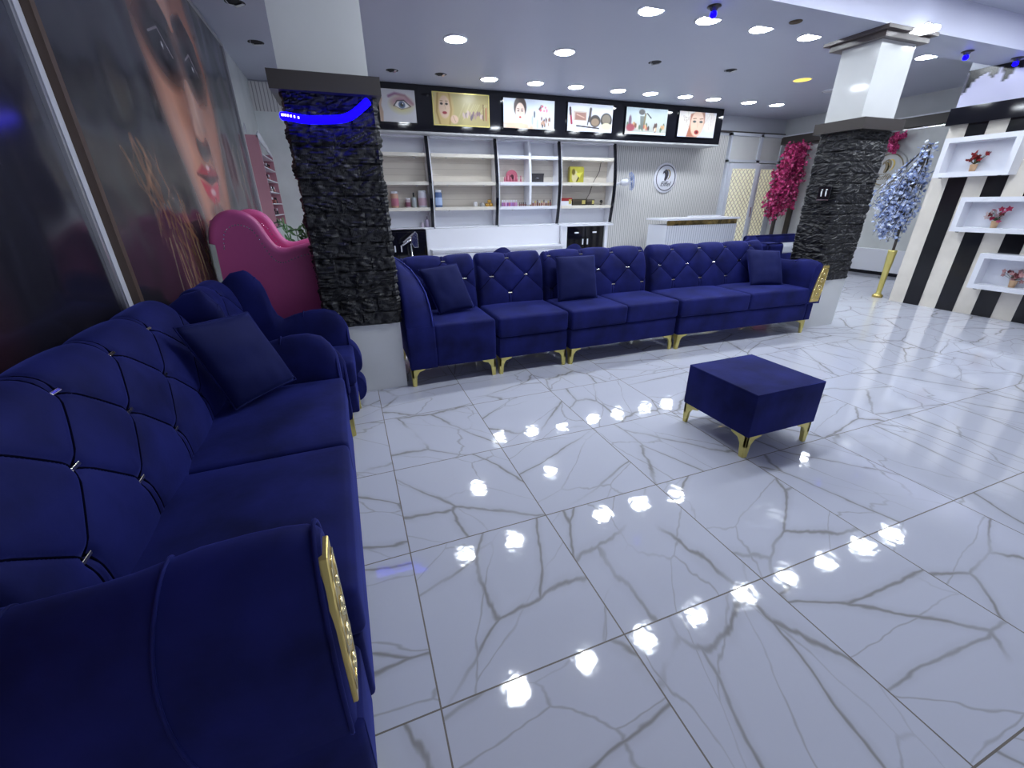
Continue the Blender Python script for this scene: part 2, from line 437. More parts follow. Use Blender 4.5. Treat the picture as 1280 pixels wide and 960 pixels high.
struct('wall_striped_end', bx(XS, XS + .18, YF, 3.50, 2.6, 2.85), M_wall)

# ================================================================== POSTERS on the left wall
SK1, SK2, SKD = (182, 128, 108), (214, 160, 138), (120, 74, 62)
YA, YZ = 2.31, 6.0; ZT, ZB = 2.80, 0.25
def pw(y, z): return ((y - YA) / (YZ - YA), (ZT - z) / (ZT - ZB))
cv = Canvas(420, 300, (40, 42, 48), (YZ - YA) / (ZT - ZB))
cv.grad((66, 66, 76), (44, 42, 46))
rnd = random.Random(3)
# brown hair left
for i in range(110):
    z = rnd.uniform(.95, 1.62); y = 2.66 + (1.65 - z) * .75 + rnd.uniform(-.10, .42)
    q = [pw(y, z), pw(y + rnd.uniform(-.06, .10), z - .10), pw(y + rnd.uniform(-.08, .20), z - .22)]
    cv.line(q, rnd.uniform(.004, .010), rnd.choice([(150, 102, 78), (110, 76, 62), (196, 142, 106)]), 1., .42)
face = [(3.30, 2.8), (3.38, 2.4), (3.42, 2.1), (3.47, 1.85), (3.58, 1.60), (3.66, 1.38), (3.72, 1.10), (3.85, .85), (4.10, .75), (4.40, .95), (4.60, 1.35), (4.75, 1.70), (4.88, 2.0), (4.85, 2.4), (4.7, 2.8)]
cv.poly([pw(*q) for q in face], (172, 116, 96), .10)
cv.poly([pw(*q) for q in [(3.44, 2.15), (3.75, 2.2), (3.86, 1.9), (3.95, 1.62), (3.98, 1.35), (3.95, 1.1), (3.80, 1.0), (3.66, 1.4), (3.52, 1.75)]], (222, 160, 134), .09)
cv.poly([pw(*q) for q in [(4.35, 1.95), (4.62, 1.9), (4.55, 1.55), (4.45, 1.25), (4.35, 1.4)]], (186, 128, 108), .07)
# forehead + nose bridge highlight
cv.poly([pw(*q) for q in [(3.7, 2.8), (4.2, 2.8), (4.22, 2.35), (4.3, 2.0), (4.28, 1.80), (4.16, 1.72), (4.08, 1.80), (4.1, 2.1), (4.0, 2.4)]], (222, 168, 146), .06)
cv.line([pw(4.20, 2.3), pw(4.22, 2.0), pw(4.20, 1.82)], .016, (224, 178, 158), 1.)
cv.line([pw(4.05, 2.15), pw(4.05, 1.9), pw(4.02, 1.75)], .02, (140, 88, 74), 1., .6)
# dark shadow round the nose and nostrils
cv.ell(*pw(4.12, 1.68), .030, .026, (58, 28, 24), .8)
cv.ell(*pw(4.27, 1.70), .018, .022, (58, 28, 24), .8)
cv.ell(*pw(4.17, 1.79), .030, .030, (212, 156, 134), .9)
# eyes
for (cy, cz, sx) in ((3.80, 2.20, 1.0), (4.45, 2.22, .8)):
    cv.ell(*pw(cy, cz + .04), .085 * sx, .080, (30, 22, 26), .8)
    cv.poly([pw(cy - .20 * sx, cz + .02), pw(cy, cz + .085), pw(cy + .18 * sx, cz - .02), pw(cy, cz - .05)], (18, 14, 18), .02)
    cv.ell(*pw(cy + .04, cz + .005), .017, .022, (66, 60, 66), .4)
    cv.ell(*pw(cy + .02, cz + .025), .004, .006, (230, 230, 235), .6)
    cv.line([pw(cy - .2 * sx, cz + .035), pw(cy, cz + .11), pw(cy + .19 * sx, cz)], .006, (190, 180, 190), 1., .8)
    cv.line([pw(cy - .26 * sx, cz + .22), pw(cy, cz + .30), pw(cy + .24 * sx, cz + .20)], .026, (34, 24, 24), .9)
# lips
cv.poly([pw(3.80, 1.50), pw(3.98, 1.565), pw(4.10, 1.54), pw(4.20, 1.57), pw(4.38, 1.51), pw(4.10, 1.47)], (176, 48, 66), .014)
cv.poly([pw(3.80, 1.495), pw(4.10, 1.49), pw(4.38, 1.505), pw(4.10, 1.44)], (54, 10, 18), .012)
cv.poly([pw(3.84, 1.46), pw(4.10, 1.43), pw(4.34, 1.47), pw(4.22, 1.33), pw(4.06, 1.30), pw(3.92, 1.36)], (208, 62, 80), .016)
cv.ell(*pw(4.10, 1.385), .018, .010, (255, 196, 200), .8)
cv.ell(*pw(4.12, 1.555), .012, .008, (240, 190, 190), .8)
cv.ell(*pw(4.10, 1.24), .05, .02, (96, 50, 44), 1., 0, .7)
# blond strands right and lower left
for i in range(90):
    y = rnd.uniform(4.75, 5.7) if i % 2 else rnd.uniform(2.9, 3.6); z = rnd.uniform(.7, 1.9) if i % 2 else rnd.uniform(.5, 1.25)
    q = [pw(y, z), pw(y + rnd.uniform(-.05, .05), z - .2), pw(y + rnd.uniform(-.1, .1), z - .42)]
    cv.line(q, rnd.uniform(.003, .008), rnd.choice([(200, 156, 120), (130, 92, 72), (96, 70, 62), (216, 180, 148)]), 1., .7)
cv.poly([pw(2.9, .55), pw(7.5, .98), pw(7.5, -.6), pw(2.9, -.6)], (92, 20, 48), .22, .95)
t = thing('wall_poster', 'large glossy poster of a woman\'s face with red lips on the left wall', 'poster', (XL, YA, ZB))
def child_local(o, par): o.parent = par; o.matrix_parent_inverse = Matrix.Identity(4)
o = cv.mesh('printed_sheet', lambda u, v: (.022, (YZ - YA) * u, (ZT - ZB) * (1 - v)), M_vinylwave, t, thick=.012)
b = BM(); M_silver = mat('silver_edge', (0.62, 0.62, 0.64, 1), 0.3, 0.7)
box(b, .005, .035, (YZ - YA), (YZ - YA) + .03, -.02, ZT - ZB + .02); box(b, .005, .035, 0, YZ - YA, ZT - ZB, ZT - ZB + .02)
obj('frame_edge', b, M_silver, t)
obj('wooden_edge', bx(.0, .04, -.035, .0, 0, ZT - ZB + .02), mat('bare_wood_edge', (0.12, 0.08, 0.06, 1), .5), t)
# nearer poster
cv = Canvas(220, 200, (30, 30, 38), 2.6 / 2.55)
cv.grad((76, 80, 98), (20, 16, 24))
cv.poly([(0, 0), (.5, 0), (.62, .3), (.68, .7), (.5, 1), (0, 1)], (104, 30, 34), .25, .9)
cv.poly([(.0, .5), (.4, .6), (.62, .86), (.55, 1), (0, 1)], (170, 60, 20), .2, .8)
for i in range(40):
    x = rnd.uniform(.6, .98); y = rnd.uniform(.1, .8)
    cv.line([(x, y), (x + .02, y + .1), (x + rnd.uniform(-.02, .05), y + .22)], .006, rnd.choice([(60, 60, 78), (26, 24, 34), (90, 80, 84)]), 1., .3)
t = thing('wall_poster', 'dark glossy poster with a red corner, nearest the camera on the left wall', 'poster', (XL, -.43, ZB))
cv.mesh('printed_sheet', lambda u, v: (.022, 2.58 * u, 2.55 * (1 - v)), M_vinylwave, t, thick=.012)
b = BM(); box(b, .005, .035, 2.58, 2.594, -.02, 2.57); box(b, .005, .035, 0, 2.58, 2.55, 2.57)
obj('frame_edge', b, M_silver, t)
struct('trim_7', bx(XL, XL + .012, 2.232, 2.272, 0.0, ZC), M_white)
struct('trim_9', bx(XL, XL + .006, 2.166, 2.231, 0.0, ZC), M_black)

# ================================================================== COLUMNS
def stone_mesh(w_, d_, h_, seed, res=.009):
    """hollow rectangular shaft of stacked split stone; local x 0..w, y 0..d, z 0..h"""
    bm = BM(); rowh = .092; per = 2 * (w_ + d_); nu = int(per / res); nv = int(h_ / res); rg = random.Random(seed)
    joints = {}
    def pos(s):
        s = s % per
        if s < w_: return Vector((s, 0, 0)), Vector((0, -1, 0))
        s -= w_
        if s < d_: return Vector((w_, s, 0)), Vector((1, 0, 0))
        s -= d_
        if s < w_: return Vector((w_ - s, d_, 0)), Vector((0, 1, 0))
        s -= w_
        return Vector((0, d_ - s, 0)), Vector((-1, 0, 0))
    grid = []
    for j in range(nv + 1):
        z = h_ * j / nv; row = int(z / rowh); fz = (z / rowh) % 1
        line = []
        for i in range(nu):
            s = per * i / nu; P_, n = pos(s)
            blk = int((s + (row % 3) * .13) / .24); key = (row, blk)
            if key not in joints: joints[key] = (rg.uniform(0, .012), rg.uniform(-1, 1))
            ofs, tl = joints[key]
            q = Vector((P_.x * 11 + seed, P_.y * 11 + row * 3.1, z * 17 + blk))
            rough = noise.fractal(q, 1.0, 2.1, 3) * .009 + abs(noise.noise(Vector((s * 15 + tl * 9 + z * 10 * tl, z * 44 + s * 16 * tl, seed)))) * .020
            e = min(fz, 1 - fz) * rowh
            d = .006 + ofs + rough - (.007 if e < .006 else 0)
            line.append(bm.verts.new((P_.x + n.x * d, P_.y + n.y * d, z)))
        grid.append(line)
    for j in range(nv):
        for i in range(nu):
            bm.faces.new((grid[j][i], grid[j][(i + 1) % nu], grid[j + 1][(i + 1) % nu], grid[j + 1][i]))
    bm.faces.new(grid[0]); bm.faces.new(grid[-1])
    return bm
def column(label, x0, x1, y0, y1, captop, seed):
    w_, d_ = x1 - x0, y1 - y0
    t = thing('column', label, 'column', (x0, y0, 0), group=None)
    obj('tiled_base', bx(0, w_, 0, d_, 0, .505), M_whitetile, t)
    obj('stone_cladding', (lambda bm: (bmesh.ops.translate(bm, verts=bm.verts[:], vec=(0, 0, .505)), bm)[1])(stone_mesh(w_, d_, 1.37, seed)), M_stone, t)
    b = BM(); box(b, -.055, w_ + .045, -.075, d_ + .05, 1.865, 1.955)
    obj('ledge', b, M_brownmetal, t)
    obj('tiled_shaft', bx(.0, w_ - .01, 0.0, d_, 1.955, 2.60 - .07 if captop else 2.60), M_whitetile, t)
    if captop:
        b = BM()
        box(b, -.10, w_ + .10, -.09, d_ + .12, 2.575, 2.60); box(b, -.06, w_ + .06, -.055, d_ + .08, 2.53, 2.575)
        obj('capital', b, mat('grey_brown_cap', (0.12, 0.10, 0.095, 1), .3), t)
    return t
colL = column('black stone column with a blue light strip beside the pink chair', -.215, .268, 3.03, 3.36, False, 1)
colR = column('black stone column with small emblem plate behind the right sofa arm', 4.50, 4.965, 2.98, 3.31, True, 9)
# blue led strip on the left column
pts = [(-.235, 2.99, 1.745), (-.2, 2.965, 1.74), (-.12, 2.95, 1.725), (-.02, 2.945, 1.73), (.06, 2.95, 1.735), (.12, 2.95, 1.75), (.18, 2.95, 1.79), (.235, 2.96, 1.835)]
sp = smoothpoly(pts, 2, closed=False)
b = BM(); n_ = len(sp)
bb = BM(); tube(bb, sp, .021, 8)
t = thing('light_strip', 'wavy blue light strip across the top of the left stone column', 'light strip', (0, 0, 0))
obj('glowing_tube', bb, M_blue, t, smooth=True)
b = BM()
for q in sp[1:9]:
    box(b, q[0] - .0035, q[0] + .0035, q[1] - .025, q[1] - .019, q[2] - .0035, q[2] + .007)
obj('diode_row', b, mat('diode', (.3, .3, 1, 1), emit=(.35, .3, 1, 1), es=9), t)
# emblem plate on the right column
t = thing('wall_plate', 'small black plate with two white figures on the right column', 'sign', (4.485, 3.10, 1.345))
obj('plate', bx(-.035, -.018, -.06, .06, -.055, .055, .004), M_black, t)
b = BM()
for dy in (-.022, .022):
    b = BM()
    lathe(b, [(.0, -.008), (.008, -.004), (.008, .004), (0, .008)], -.036, dy, .028, 8)
    prism(b, [(dy - .004, .018), (dy + .010, .018), (dy + .004, -.03), (dy - .006, -.03)], -.037, -.034, 'x')
    obj('white_figure', b, bpy.data.materials.get('white_print') or mat('white_print', (.85, .85, .85, 1), .4), t)
obj('lower_edge', bx(-.036, -.02, -.06, .06, -.066, -.058), M_chrome, t)

# ================================================================== CEILING LIGHTS
def downlight(kind):
    t = thing('ceiling_light', '', 'ceiling light')
    b = BM(); lathe(b, [(.112, 0), (.130, 0), (.130, -.006), (.112, -.012), (.112, 0)], sides=28)
    obj('trim_ring', b, M_white, t, smooth=True)
    b = BM(); lathe(b, [(.0, -.001), (.111, -.001), (.108, -.010), (.0, -.014)], sides=28)
    obj('lens', b, {'on': M_lamp, 'warm': M_lampY, 'off': M_lampoff}[kind], t, smooth=True)
    return t
first = None
ordn = ['first', 'second', 'third', 'fourth', 'fifth', 'sixth', 'seventh', 'eighth', 'ninth', 'tenth', 'eleventh', 'twelfth']
def put_light(x, y, z, label, group):
    global first
    if first is None:
        first = downlight('on'); first.location = (x, y, z); first['label'] = label; first['group'] = group
    else: dup(first, (x, y, z), 0, label, group)
GR = 'lit round ceiling downlights'
rowx = [1.48, 2.15, 2.84, 3.49, 4.22, 4.82, 5.50, 6.09, 6.88, 7.54]
seen = [2.15, 2.84, 3.49, 4.22, 4.82, 5.50, 6.09, 6.88, 7.54]
for i, x in enumerate(seen):
    put_light(x, 6.52, ZC, 'lit downlight, %s from the left in the row above the picture board' % ordn[i], GR)
for i, x in enumerate((1.36, 2.62)):
    put_light(x, 5.20, ZC, ('bluish white ceiling downlight nearest the left column' if i == 0 else 'bluish white ceiling downlight right of the one nearest the left column'), GR)
for i, x in enumerate((.81, 1.48, 2.15, 2.84, 3.49, 4.16, 4.84, 5.5, 6.18, 6.84)):
    if i in (2,): continue
    put_light(x, 3.95, ZC, {3: 'lit downlight cut off by the top edge of the photo', 4: 'lit downlight behind the ceiling beam, left of the blue spotlight', 5: 'lit downlight half hidden behind the beam, left of the brown stain', 6: 'lit downlight half behind the beam, just left of the right column', 9: 'lit downlight behind the beam right of the right column'}.get(i, 'downlight just behind the beam, %s from the left of its row' % ordn[i]), GR)
for i, x in enumerate((.85, 1.57, 2.25, 2.93, 3.63, 4.30, 4.95, 5.65, 6.24)):
    put_light(x, 2.22, ZC, 'downlight seen only as the %s spot from the left mirrored on the near floor' % ordn[i], GR)
t = downlight('warm'); t.location = (6.37, 5.17, ZC); t['label'] = 'yellow glowing ceiling downlight left of the right column'
t = downlight('off'); t.location = (7.46, 5.5, ZC); t['label'] = 'unlit pale round ceiling lamp left of the right column shaft'
# open holes
def hole(x, y, label, ang=0.0):
    t = thing('ceiling_hole', label, 'ceiling hole', (x, y, ZC), ang)
    b = BM(); lathe(b, [(0, -.002), (.075, -.002), (.078, -.001), (.078, 0)], sides=24); obj('dark_opening', b, M_hole, t)
    b = BM(); tube(b, [(-.07, .02, -.003), (-.02, .05, -.012), (.04, .03, -.006)], .004, 6); obj('torn_edge', b, M_lampoff, t)
    b = BM(); box(b, .02, .05, -.05, .05, -.012, -.002); obj('clip', b, M_chrome, t)
hole(5.03, 5.16, 'dark empty lamp hole between the bright downlights and the yellow lamp')
hole(3.86, 5.20, 'dark empty lamp hole with a torn edge right of the second bright downlight', .6)
hole(1.48, 6.52, 'dark empty lamp hole above the gold beauty picture')
hole(.86, 6.54, 'dark empty lamp hole beside the left column shaft')
hole(-.58, 5.97, 'small dark slit hole in the ceiling above the poster end', 1.2)
hole(-.58, 4.98, 'larger dark hole in the ceiling near the poster top', .8)
# blue spotlights on the beam
def spot(x, y, label):
    t = thing('blue_spotlight', label, 'spotlight', (x, y, 2.60))
    b = BM(); lathe(b, [(.045, 0), (.05, -.006), (.03, -.012), (.02, -.03), (.0, -.03)], sides=16); obj('mount', b, M_brownmetal, t, smooth=True)
    b = BM(); lathe(b, [(.0, -.03), (.020, -.034), (.024, -.055), (.016, -.07), (0, -.072)], sides=14); obj('glowing_bulb', b, M_blue, t, smooth=True)
    b = BM(); tube(b, [(-.03, 0, -.005), (-.04, -.01, -.03), (-.02, -.02, -.05)], .003, 6); obj('wire', b, M_brownmetal, t)
spot(2.79, 3.12, 'blue spotlight on the beam above the picture board')
spot(5.95, 3.10, 'blue spotlight on the beam right of the right column')
spot(6.72, 3.05, 'blue spotlight on the beam above the white niche shelves')
t = thing('ceiling_stain', 'small brown broken lamp mount on the beam between two downlights', 'lamp mount', (3.64, 3.13, 2.60))
b = BM(); lathe(b, [(.05, 0), (.045, -.006), (.02, -.010), (0, -.008)], sides=11); obj('broken_plate', b, mat('rusty', (.10, .07, .04, 1), .8), t)
t.name = 'lamp_mount'
# oval light on the capital
t = thing('ceiling_light', 'oval white lamp fixed at the capital of the right column', 'ceiling light', (4.80, 2.86, 2.57))
b = BM(); lathe(b, [(0, 0), (.10, 0), (.10, .02), (0, .02)], sides=24); obj('lens', b, mat('cool_lamp', (1, 1, 1, 1), emit=(.85, .93, 1, 1), es=3), t)
b = BM(); tube(b, [(.08, 0, .02), (.05, -.02, .05), (-.02, -.02, .06), (-.08, 0, .02)], .005, 6); obj('wire_loop', b, M_chrome, t)

# ================================================================== BACK WALL: picture board
SY = 7.10; SX0, SX1 = .45, 6.93
t = thing('picture_board', 'long glossy black board carrying six beauty pictures above the shelves', 'sign board', (0, 0, 0))
obj('black_box', bx(SX0, SX1, SY, YB - .04, 2.27, ZC - .003), M_black, t)
obj('lower_lip', bx(SX0, SX1, SY - .004, YB - .05, 2.245, 2.27), mat('pale_underside', (.45, .45, .46, 1), .4), t)
def face_(c, cx, cy, s, skin, hair, lipc=(170, 40, 50), eyec=(60, 50, 55)):
    c.ell(cx, cy - .16 * s, .17 * s / c.asp * 1.5, .34 * s, hair, .1)
    c.ell(cx, cy, .125 * s / c.asp * 1.5, .30 * s, skin, .12)
    for d in (-1, 1):
        c.ell(cx + d * .075 * s / c.asp, cy - .04 * s, .035 * s / c.asp, .022 * s, eyec, .5)
        c.line([(cx + d * .03 * s / c.asp, cy - .10 * s), (cx + d * .12 * s / c.asp, cy - .11 * s)], .012 * s, hair, .6)
    c.line([(cx, cy - .03 * s), (cx + .01, cy + .08 * s)], .012 * s, tuple(int(q * .85) for q in skin), .8, .6)
    c.ell(cx, cy + .16 * s, .045 * s / c.asp, .028 * s, lipc, .3)
pics = []
c = Canvas(110, 70, (196, 196, 200), 1.3)       # eye
c.line([(.28, .22), (.45, .13), (.72, .18), (.92, .42)], .07, (120, 70, 110), .9, .8)
c.ell(.62, .45, .28, .24, (200, 190, 110), .9, 0, .8); c.ell(.62, .38, .26, .16, (150, 90, 140), .9, 0, .7)
c.ell(.62, .46, .20, .12, (226, 226, 226), .3); c.ell(.62, .46, .09, .11, (70, 90, 120), .3); c.ell(.62, .46, .045, .055, (14, 14, 20), .3); c.ell(.65, .42, .012, .02, (250, 250, 250), .4)
c.line([(.40, .50), (.5, .34), (.68, .32), (.86, .50)], .025, (40, 34, 40), .7); c.line([(.42, .50), (.6, .60), (.84, .52)], .014, (90, 80, 60), .8)
c.poly([(0, 0), (.1, .3), (.06, .5), (.1, .7), (.08, 1), (0, 1)], (176, 150, 130), .03)
pics.append(('picture of a large blue eye with purple and yellow makeup, first on the black board', .70, 1.21, c))
c = Canvas(130, 70, (168, 156, 110), 2.2)        # blond woman gold
c.grad((190, 178, 126), (150, 138, 92), 'u')
for i in range(14):
    c.line([(.4 + i * .04, .9 - i * .03), (.55 + i * .035, .3)], .02, rnd.choice([(200, 192, 150), (150, 140, 96), (214, 206, 170)]), 1., .5)
c.ell(.18, .5, .17, .62, (196, 172, 116), .3); c.ell(.19, .44, .10, .36, (212, 184, 160), .2)
c.line([(.08, .0), (.05, .6), (.1, 1)], .05, (160, 132, 80), .7); c.line([(.28, .0), (.31, .5), (.27, 1)], .05, (170, 140, 86), .7)
for d in (-.04, .05): c.ell(.18 + d, .34, .025, .035, (40, 34, 34), .5); c.line([(.16 + d, .25), (.20 + d, .25)], .015, (110, 80, 50), .7)
c.line([(.195, .36), (.205, .5)], .015, (180, 150, 128), .8); c.ell(.19, .62, .04, .045, (150, 50, 60), .4)
c.ell(.36, .82, .07, .14, (214, 184, 160), .3); c.line([(.34, .72), (.38, .9)], .01, (150, 120, 100), .5)
for i in range(16): c.ell(.52 + .025 * i + rnd.uniform(-.01, .01), .66 + rnd.uniform(-.08, .1), .018, .08, rnd.choice([(120, 96, 104), (150, 124, 120), (96, 84, 96), (180, 160, 150)]), .5)
c.line([(.9, .3), (.9, .8)], .03, (110, 90, 60), .5); c.line([(.95, .4), (.95, .8)], .02, (160, 60, 60), .5)
pics.append(('gold-toned picture of a blonde woman beside lipsticks, second on the black board', 1.47, 2.31, c))
c = Canvas(120, 70, (208, 216, 228), 2.2)        # woman with bun, cosmetics
face_(c, .32, .45, 1.05, (232, 204, 190), (66, 52, 50))
c.ell(.3, .97, .3, .16, (226, 190, 166), .3); c.line([(.02, .86), (.35, .84)], .05, (222, 186, 164), .5)
for (x, y, h_, col) in ((.56, .7, .16, (170, 180, 190)), (.60, .5, .12, (90, 96, 110)), (.50, .84, .12, (196, 200, 205)), (.66, .82, .16, (180, 190, 200))): c.ell(x, y, .018, h_, col, .3)
for i in range(12): c.ell(.70 + rnd.uniform(0, .2), .30 + rnd.uniform(-.1, .1), .02, .04, rnd.choice([(190, 70, 100), (220, 130, 150), (60, 40, 46)]), .5)
for i in range(16): c.ell(.74 + rnd.uniform(0, .18), .78 + rnd.uniform(-.16, .1), .013, .07, rnd.choice([(46, 34, 34), (176, 140, 120), (90, 50, 46)]), .4)
pics.append(('picture of a woman with tied-up hair beside pink cosmetics, third on the black board', 2.55, 3.42, c))
c = Canvas(120, 70, (214, 218, 232), 2.1)        # powders and brushes
c.line([(.05, .2), (.09, .72)], .05, (150, 34, 60), .3); c.line([(.05, .18), (.06, .4)], .05, (50, 40, 46), .4)
c.rect(.13, .42, .28, .62, (190, 172, 160)); c.rect(.16, .40, .33, .58, (150, 108, 96)); c.line([(.2, .4), (.36, .5)], .03, (200, 160, 140), .7)
c.line([(.5, .18), (.48, .6)], .07, (70, 64, 66), .5); c.line([(.47, .45), (.44, .75)], .03, (40, 36, 40), .5)
c.ell(.61, .60, .12, .22, (60, 54, 54), .15); c.ell(.61, .64, .09, .14, (140, 120, 100), .2)
c.ell(.86, .55, .13, .26, (52, 50, 48), .12); c.ell(.86, .52, .10, .18, (120, 110, 96), .2); c.ell(.87, .78, .12, .13, (206, 200, 170), .2)
c.line([(.2, .80), (.7, .86)], .03, (50, 44, 48), .3)
pics.append(('picture of powder compacts and makeup brushes, fourth on the black board', 3.66, 4.51, c))
c = Canvas(120, 70, (186, 200, 206), 1.9)        # brushes in vase and cosmetics
c.grad((196, 214, 220), (170, 170, 160))
for i in range(30): c.ell(.04 + rnd.random() * .92, .72 + rnd.uniform(-.1, .12), .022, .09, rnd.choice([(176, 96, 84), (120, 84, 66), (206, 196, 180), (84, 66, 62), (206, 160, 110), (90, 110, 90)]), .5)
c.ell(.1, .5, .035, .2, (110, 90, 110), .4); c.ell(.12, .75, .1, .14, (150, 72, 84), .4)
c.poly([(.33, .3), (.44, .3), (.42, .8), (.36, .8)], (104, 112, 108), .03); c.ell(.37, .16, .07, .10, (44, 44, 48), .4); c.line([(.46, .22), (.44, .6)], .05, (120, 110, 80), .4); c.line([(.5, .2), (.6, .36)], .03, (50, 50, 50), .5)
c.rect(0, 1, .9, 1, (206, 220, 220))
pics.append(('picture of makeup brushes in a vase among cosmetics, fifth on the black board', 4.78, 5.64, c))
c = Canvas(120, 70, (206, 208, 226), 1.5)        # woman hands on hair
c.ell(.2, .3, .24, .5, (226, 220, 214), .3); c.ell(.84, .36, .2, .4, (222, 214, 208), .3)
for i in range(14): c.line([(rnd.uniform(.02, .3), rnd.uniform(0, .6)), (rnd.uniform(.1, .4), rnd.uniform(.1, .7))], .012, rnd.choice([(170, 150, 136), (244, 240, 236), (120, 96, 84)]), .8, .6)
for i in range(10): c.line([(rnd.uniform(.7, .98), rnd.uniform(0, .6)), (rnd.uniform(.7, .9), rnd.uniform(.2, .8))], .012, rnd.choice([(180, 160, 146), (244, 240, 236)]), .8, .6)
c.poly([(.24, 1), (.3, .5), (.3, .1), (.45, 0), (.68, 0), (.7, .4), (.62, .8), (.52, 1)], (170, 104, 80), .05)
c.ell(.50, .46, .18, .52, (228, 190, 166), .15)
for d in (-.08, .10): c.ell(.50 + d, .38, .045, .045, (60, 70, 70), .5); c.line([(.46 + d, .27), (.54 + d, .25)], .02, (110, 60, 40), .6)
c.line([(.51, .4), (.52, .6)], .015, (204, 160, 136), .8); c.ell(.51, .80, .06, .085, (150, 30, 34), .3); c.ell(.51, .80, .02, .035, (60, 10, 14), .3)
pics.append(('picture of a woman touching her hair with open red lips, last on the black board', 5.90, 6.74, c))
for (lab, x0, x1, c) in pics:
    t = thing('picture', lab, 'picture', (x0, SY, 2.37))
    hgt = .395
    c.mesh('print', lambda u, v, x0=x0, x1=x1: ((x1 - x0) * u, -.024, hgt * (1 - v)), M_print_glow, t, thick=.01)
    b = BM(); w_ = x1 - x0
    box(b, -.012, 0, -.026, -.002, -.012, hgt + .012); box(b, w_, w_ + .012, -.026, -.002, -.012, hgt + .012); box(b, 0, w_, -.026, -.002, -.012, 0); box(b, 0, w_, -.026, -.002, hgt, hgt + .012)
    obj('frame', b, M_black if 'gold' not in lab else M_goldleg, t)

# ================================================================== DISPLAY SHELVES
XSH = [.28, 1.385, 2.50, 3.66, 4.78]
def sidepoly():
    out = []
    for i in range(13):
        tt = i / 12; z = .935 + tt * (2.245 - .935); out.append((7.30 - .085 * math.sin(PI * tt) ** 1.0 + .02 * tt, z))
    return out
sp = sidepoly()
def yfront(z): return interp(z, [q[1] for q in sp], [q[0] for q in sp])
labs = ['white and cream shelf bay nearest the left column holding jars and bottles', 'cream empty-looking shelf bay with a blue canister, second from the column', 'all-white shelf bay with a middle divider and small cosmetics', 'shelf bay with a yellow picture box, nearest the fan']
M_grayback = mat('pale_back', (0.76, 0.78, 0.86, 1), .3)
for k in range(4):
    xa, xb = XSH[k], XSH[k + 1]
    t = thing('shelf_unit', labs[k], 'shelf', (xa, 0, 0), group='display shelf bays along the back wall')
    W_ = xb - xa
    white = (k == 2)
    for nm, s0 in (('side_panel', 0.002), ('side_panel', W_ - .040)):
        b = BM(); prism(b, sp + [(7.50, 2.245), (7.50, .935)], s0, s0 + .018, 'x'); obj(nm, b, M_white, t)
    # dark curved edge strip
    b = BM()
    e0 = [(y - .018, z) for y, z in sp]; prism(b, e0 + [(y + .012, z) for y, z in reversed(sp)], W_ - .050, W_ - .002, 'x'); obj('black_curved_edge', b, M_black, t)
    obj('back_panel', bx(.03, W_ - .03, 7.49, 7.50, 1.23, 2.0), ribbed('grooved_beige', (0.66, 0.61, 0.54, 1), (0.52, 0.47, 0.41, 1), .09, 2, .4, .08) if k == 0 else bpy.data.materials['grooved_beige'], t)
    obj('white_back_panel', bx(.03, W_ - .03, 7.488, 7.50, 2.0, 2.245), M_grayback, t); obj('white_back_panel', bx(.03, W_ - .03, 7.488, 7.50, .935, 1.23), M_grayback, t)
    for z in (2.0, 1.60, 1.225):
        obj('shelf', bx(.03, W_ - .034, yfront(z) + .004, 7.488, z - .038, z + .012, .002), M_white if white else M_cream, t)
    obj('top_panel', bx(.03, W_ - .034, 7.31, 7.488, 2.225, 2.245), M_white, t)
    obj('bottom_shelf', bx(.012, W_ - .012, 7.29, 7.50, .915, .935), M_white, t)
    if white:
        obj('divider', (lambda b: prism(b, [(y + .004, z) for y, z in sp if z >= 1.2] + [(7.488, 2.245), (7.488, 1.24)], W_ / 2 - .02, W_ / 2 + .02, 'x'))(BM()), M_white, t)
    if k == 3:
        b = BM(); tube(b, [(.93, 7.47, 1.98), (.90, 7.47, 1.8), (.78, 7.46, 1.62), (.72, 7.46, 1.45), (.60, 7.46, 1.24)], .005, 6); obj('hanging_cable', b, M_black, t)
    for z in (2.0, 1.6, 1.225):
        b = BM(); lathe(b, [(0, 0), (.018, 0), (.018, -.02), (0, -.03)], W_ * .25, 7.36, z - .028, 10); lathe(b, [(0, 0), (.018, 0), (.018, -.02), (0, -.03)], W_ * .8, 7.36, z - .028, 10)
        obj('spot_fitting', b, M_chrome, t, smooth=True)

# items on the shelves (local origin at base)
def jar(label, x, z, r_, h_, body, lid, cat='jar', y=7.36, name='jar', band=None, neck=None, grp=None):
    t = thing(name, label, cat, (x, y, z), group=grp)
    b = BM(); top = h_ * (.86 if not neck else .72)
    lathe(b, [(r_ * .9, 0), (r_, h_ * .04), (r_, top * .92), (r_ * (.85 if not neck else .35), top)], sides=18); obj('body', b, body, t, smooth=True, angle=50)
    rl = r_ * (.92 if not neck else .32)
    b = BM(); lathe(b, [(rl, top), (rl, h_ * .98), (rl * .85, h_)], sides=18); obj('lid', b, lid, t, smooth=True, angle=50)
    if band:
        b = BM(); lathe(b, [(r_ * 1.01, h_ * .12), (r_ * 1.015, h_ * .13), (r_ * 1.015, h_ * .55), (r_ * 1.01, h_ * .56)], sides=18); obj('paper_label', b, band, t, smooth=True)
    return t
mm = lambda n, *c_: mat(n, srgb(*c_), .35)
Z3, Z2, Z4 = 1.237, 1.612, .935
jar('clear jar of orange and pink sweets with white lid, left end of the jar shelf', .80, Z3, .060, .24, mm('sweets', 190, 150, 130), M_white, band=mm('pinkdots', 180, 110, 130))
jar('short pink jar with white lid between the sweet jar and the slim bottle', 1.00, Z3, .042, .14, mm('pinkjar', 176, 160, 170), M_white, band=mm('maroon', 130, 80, 100))
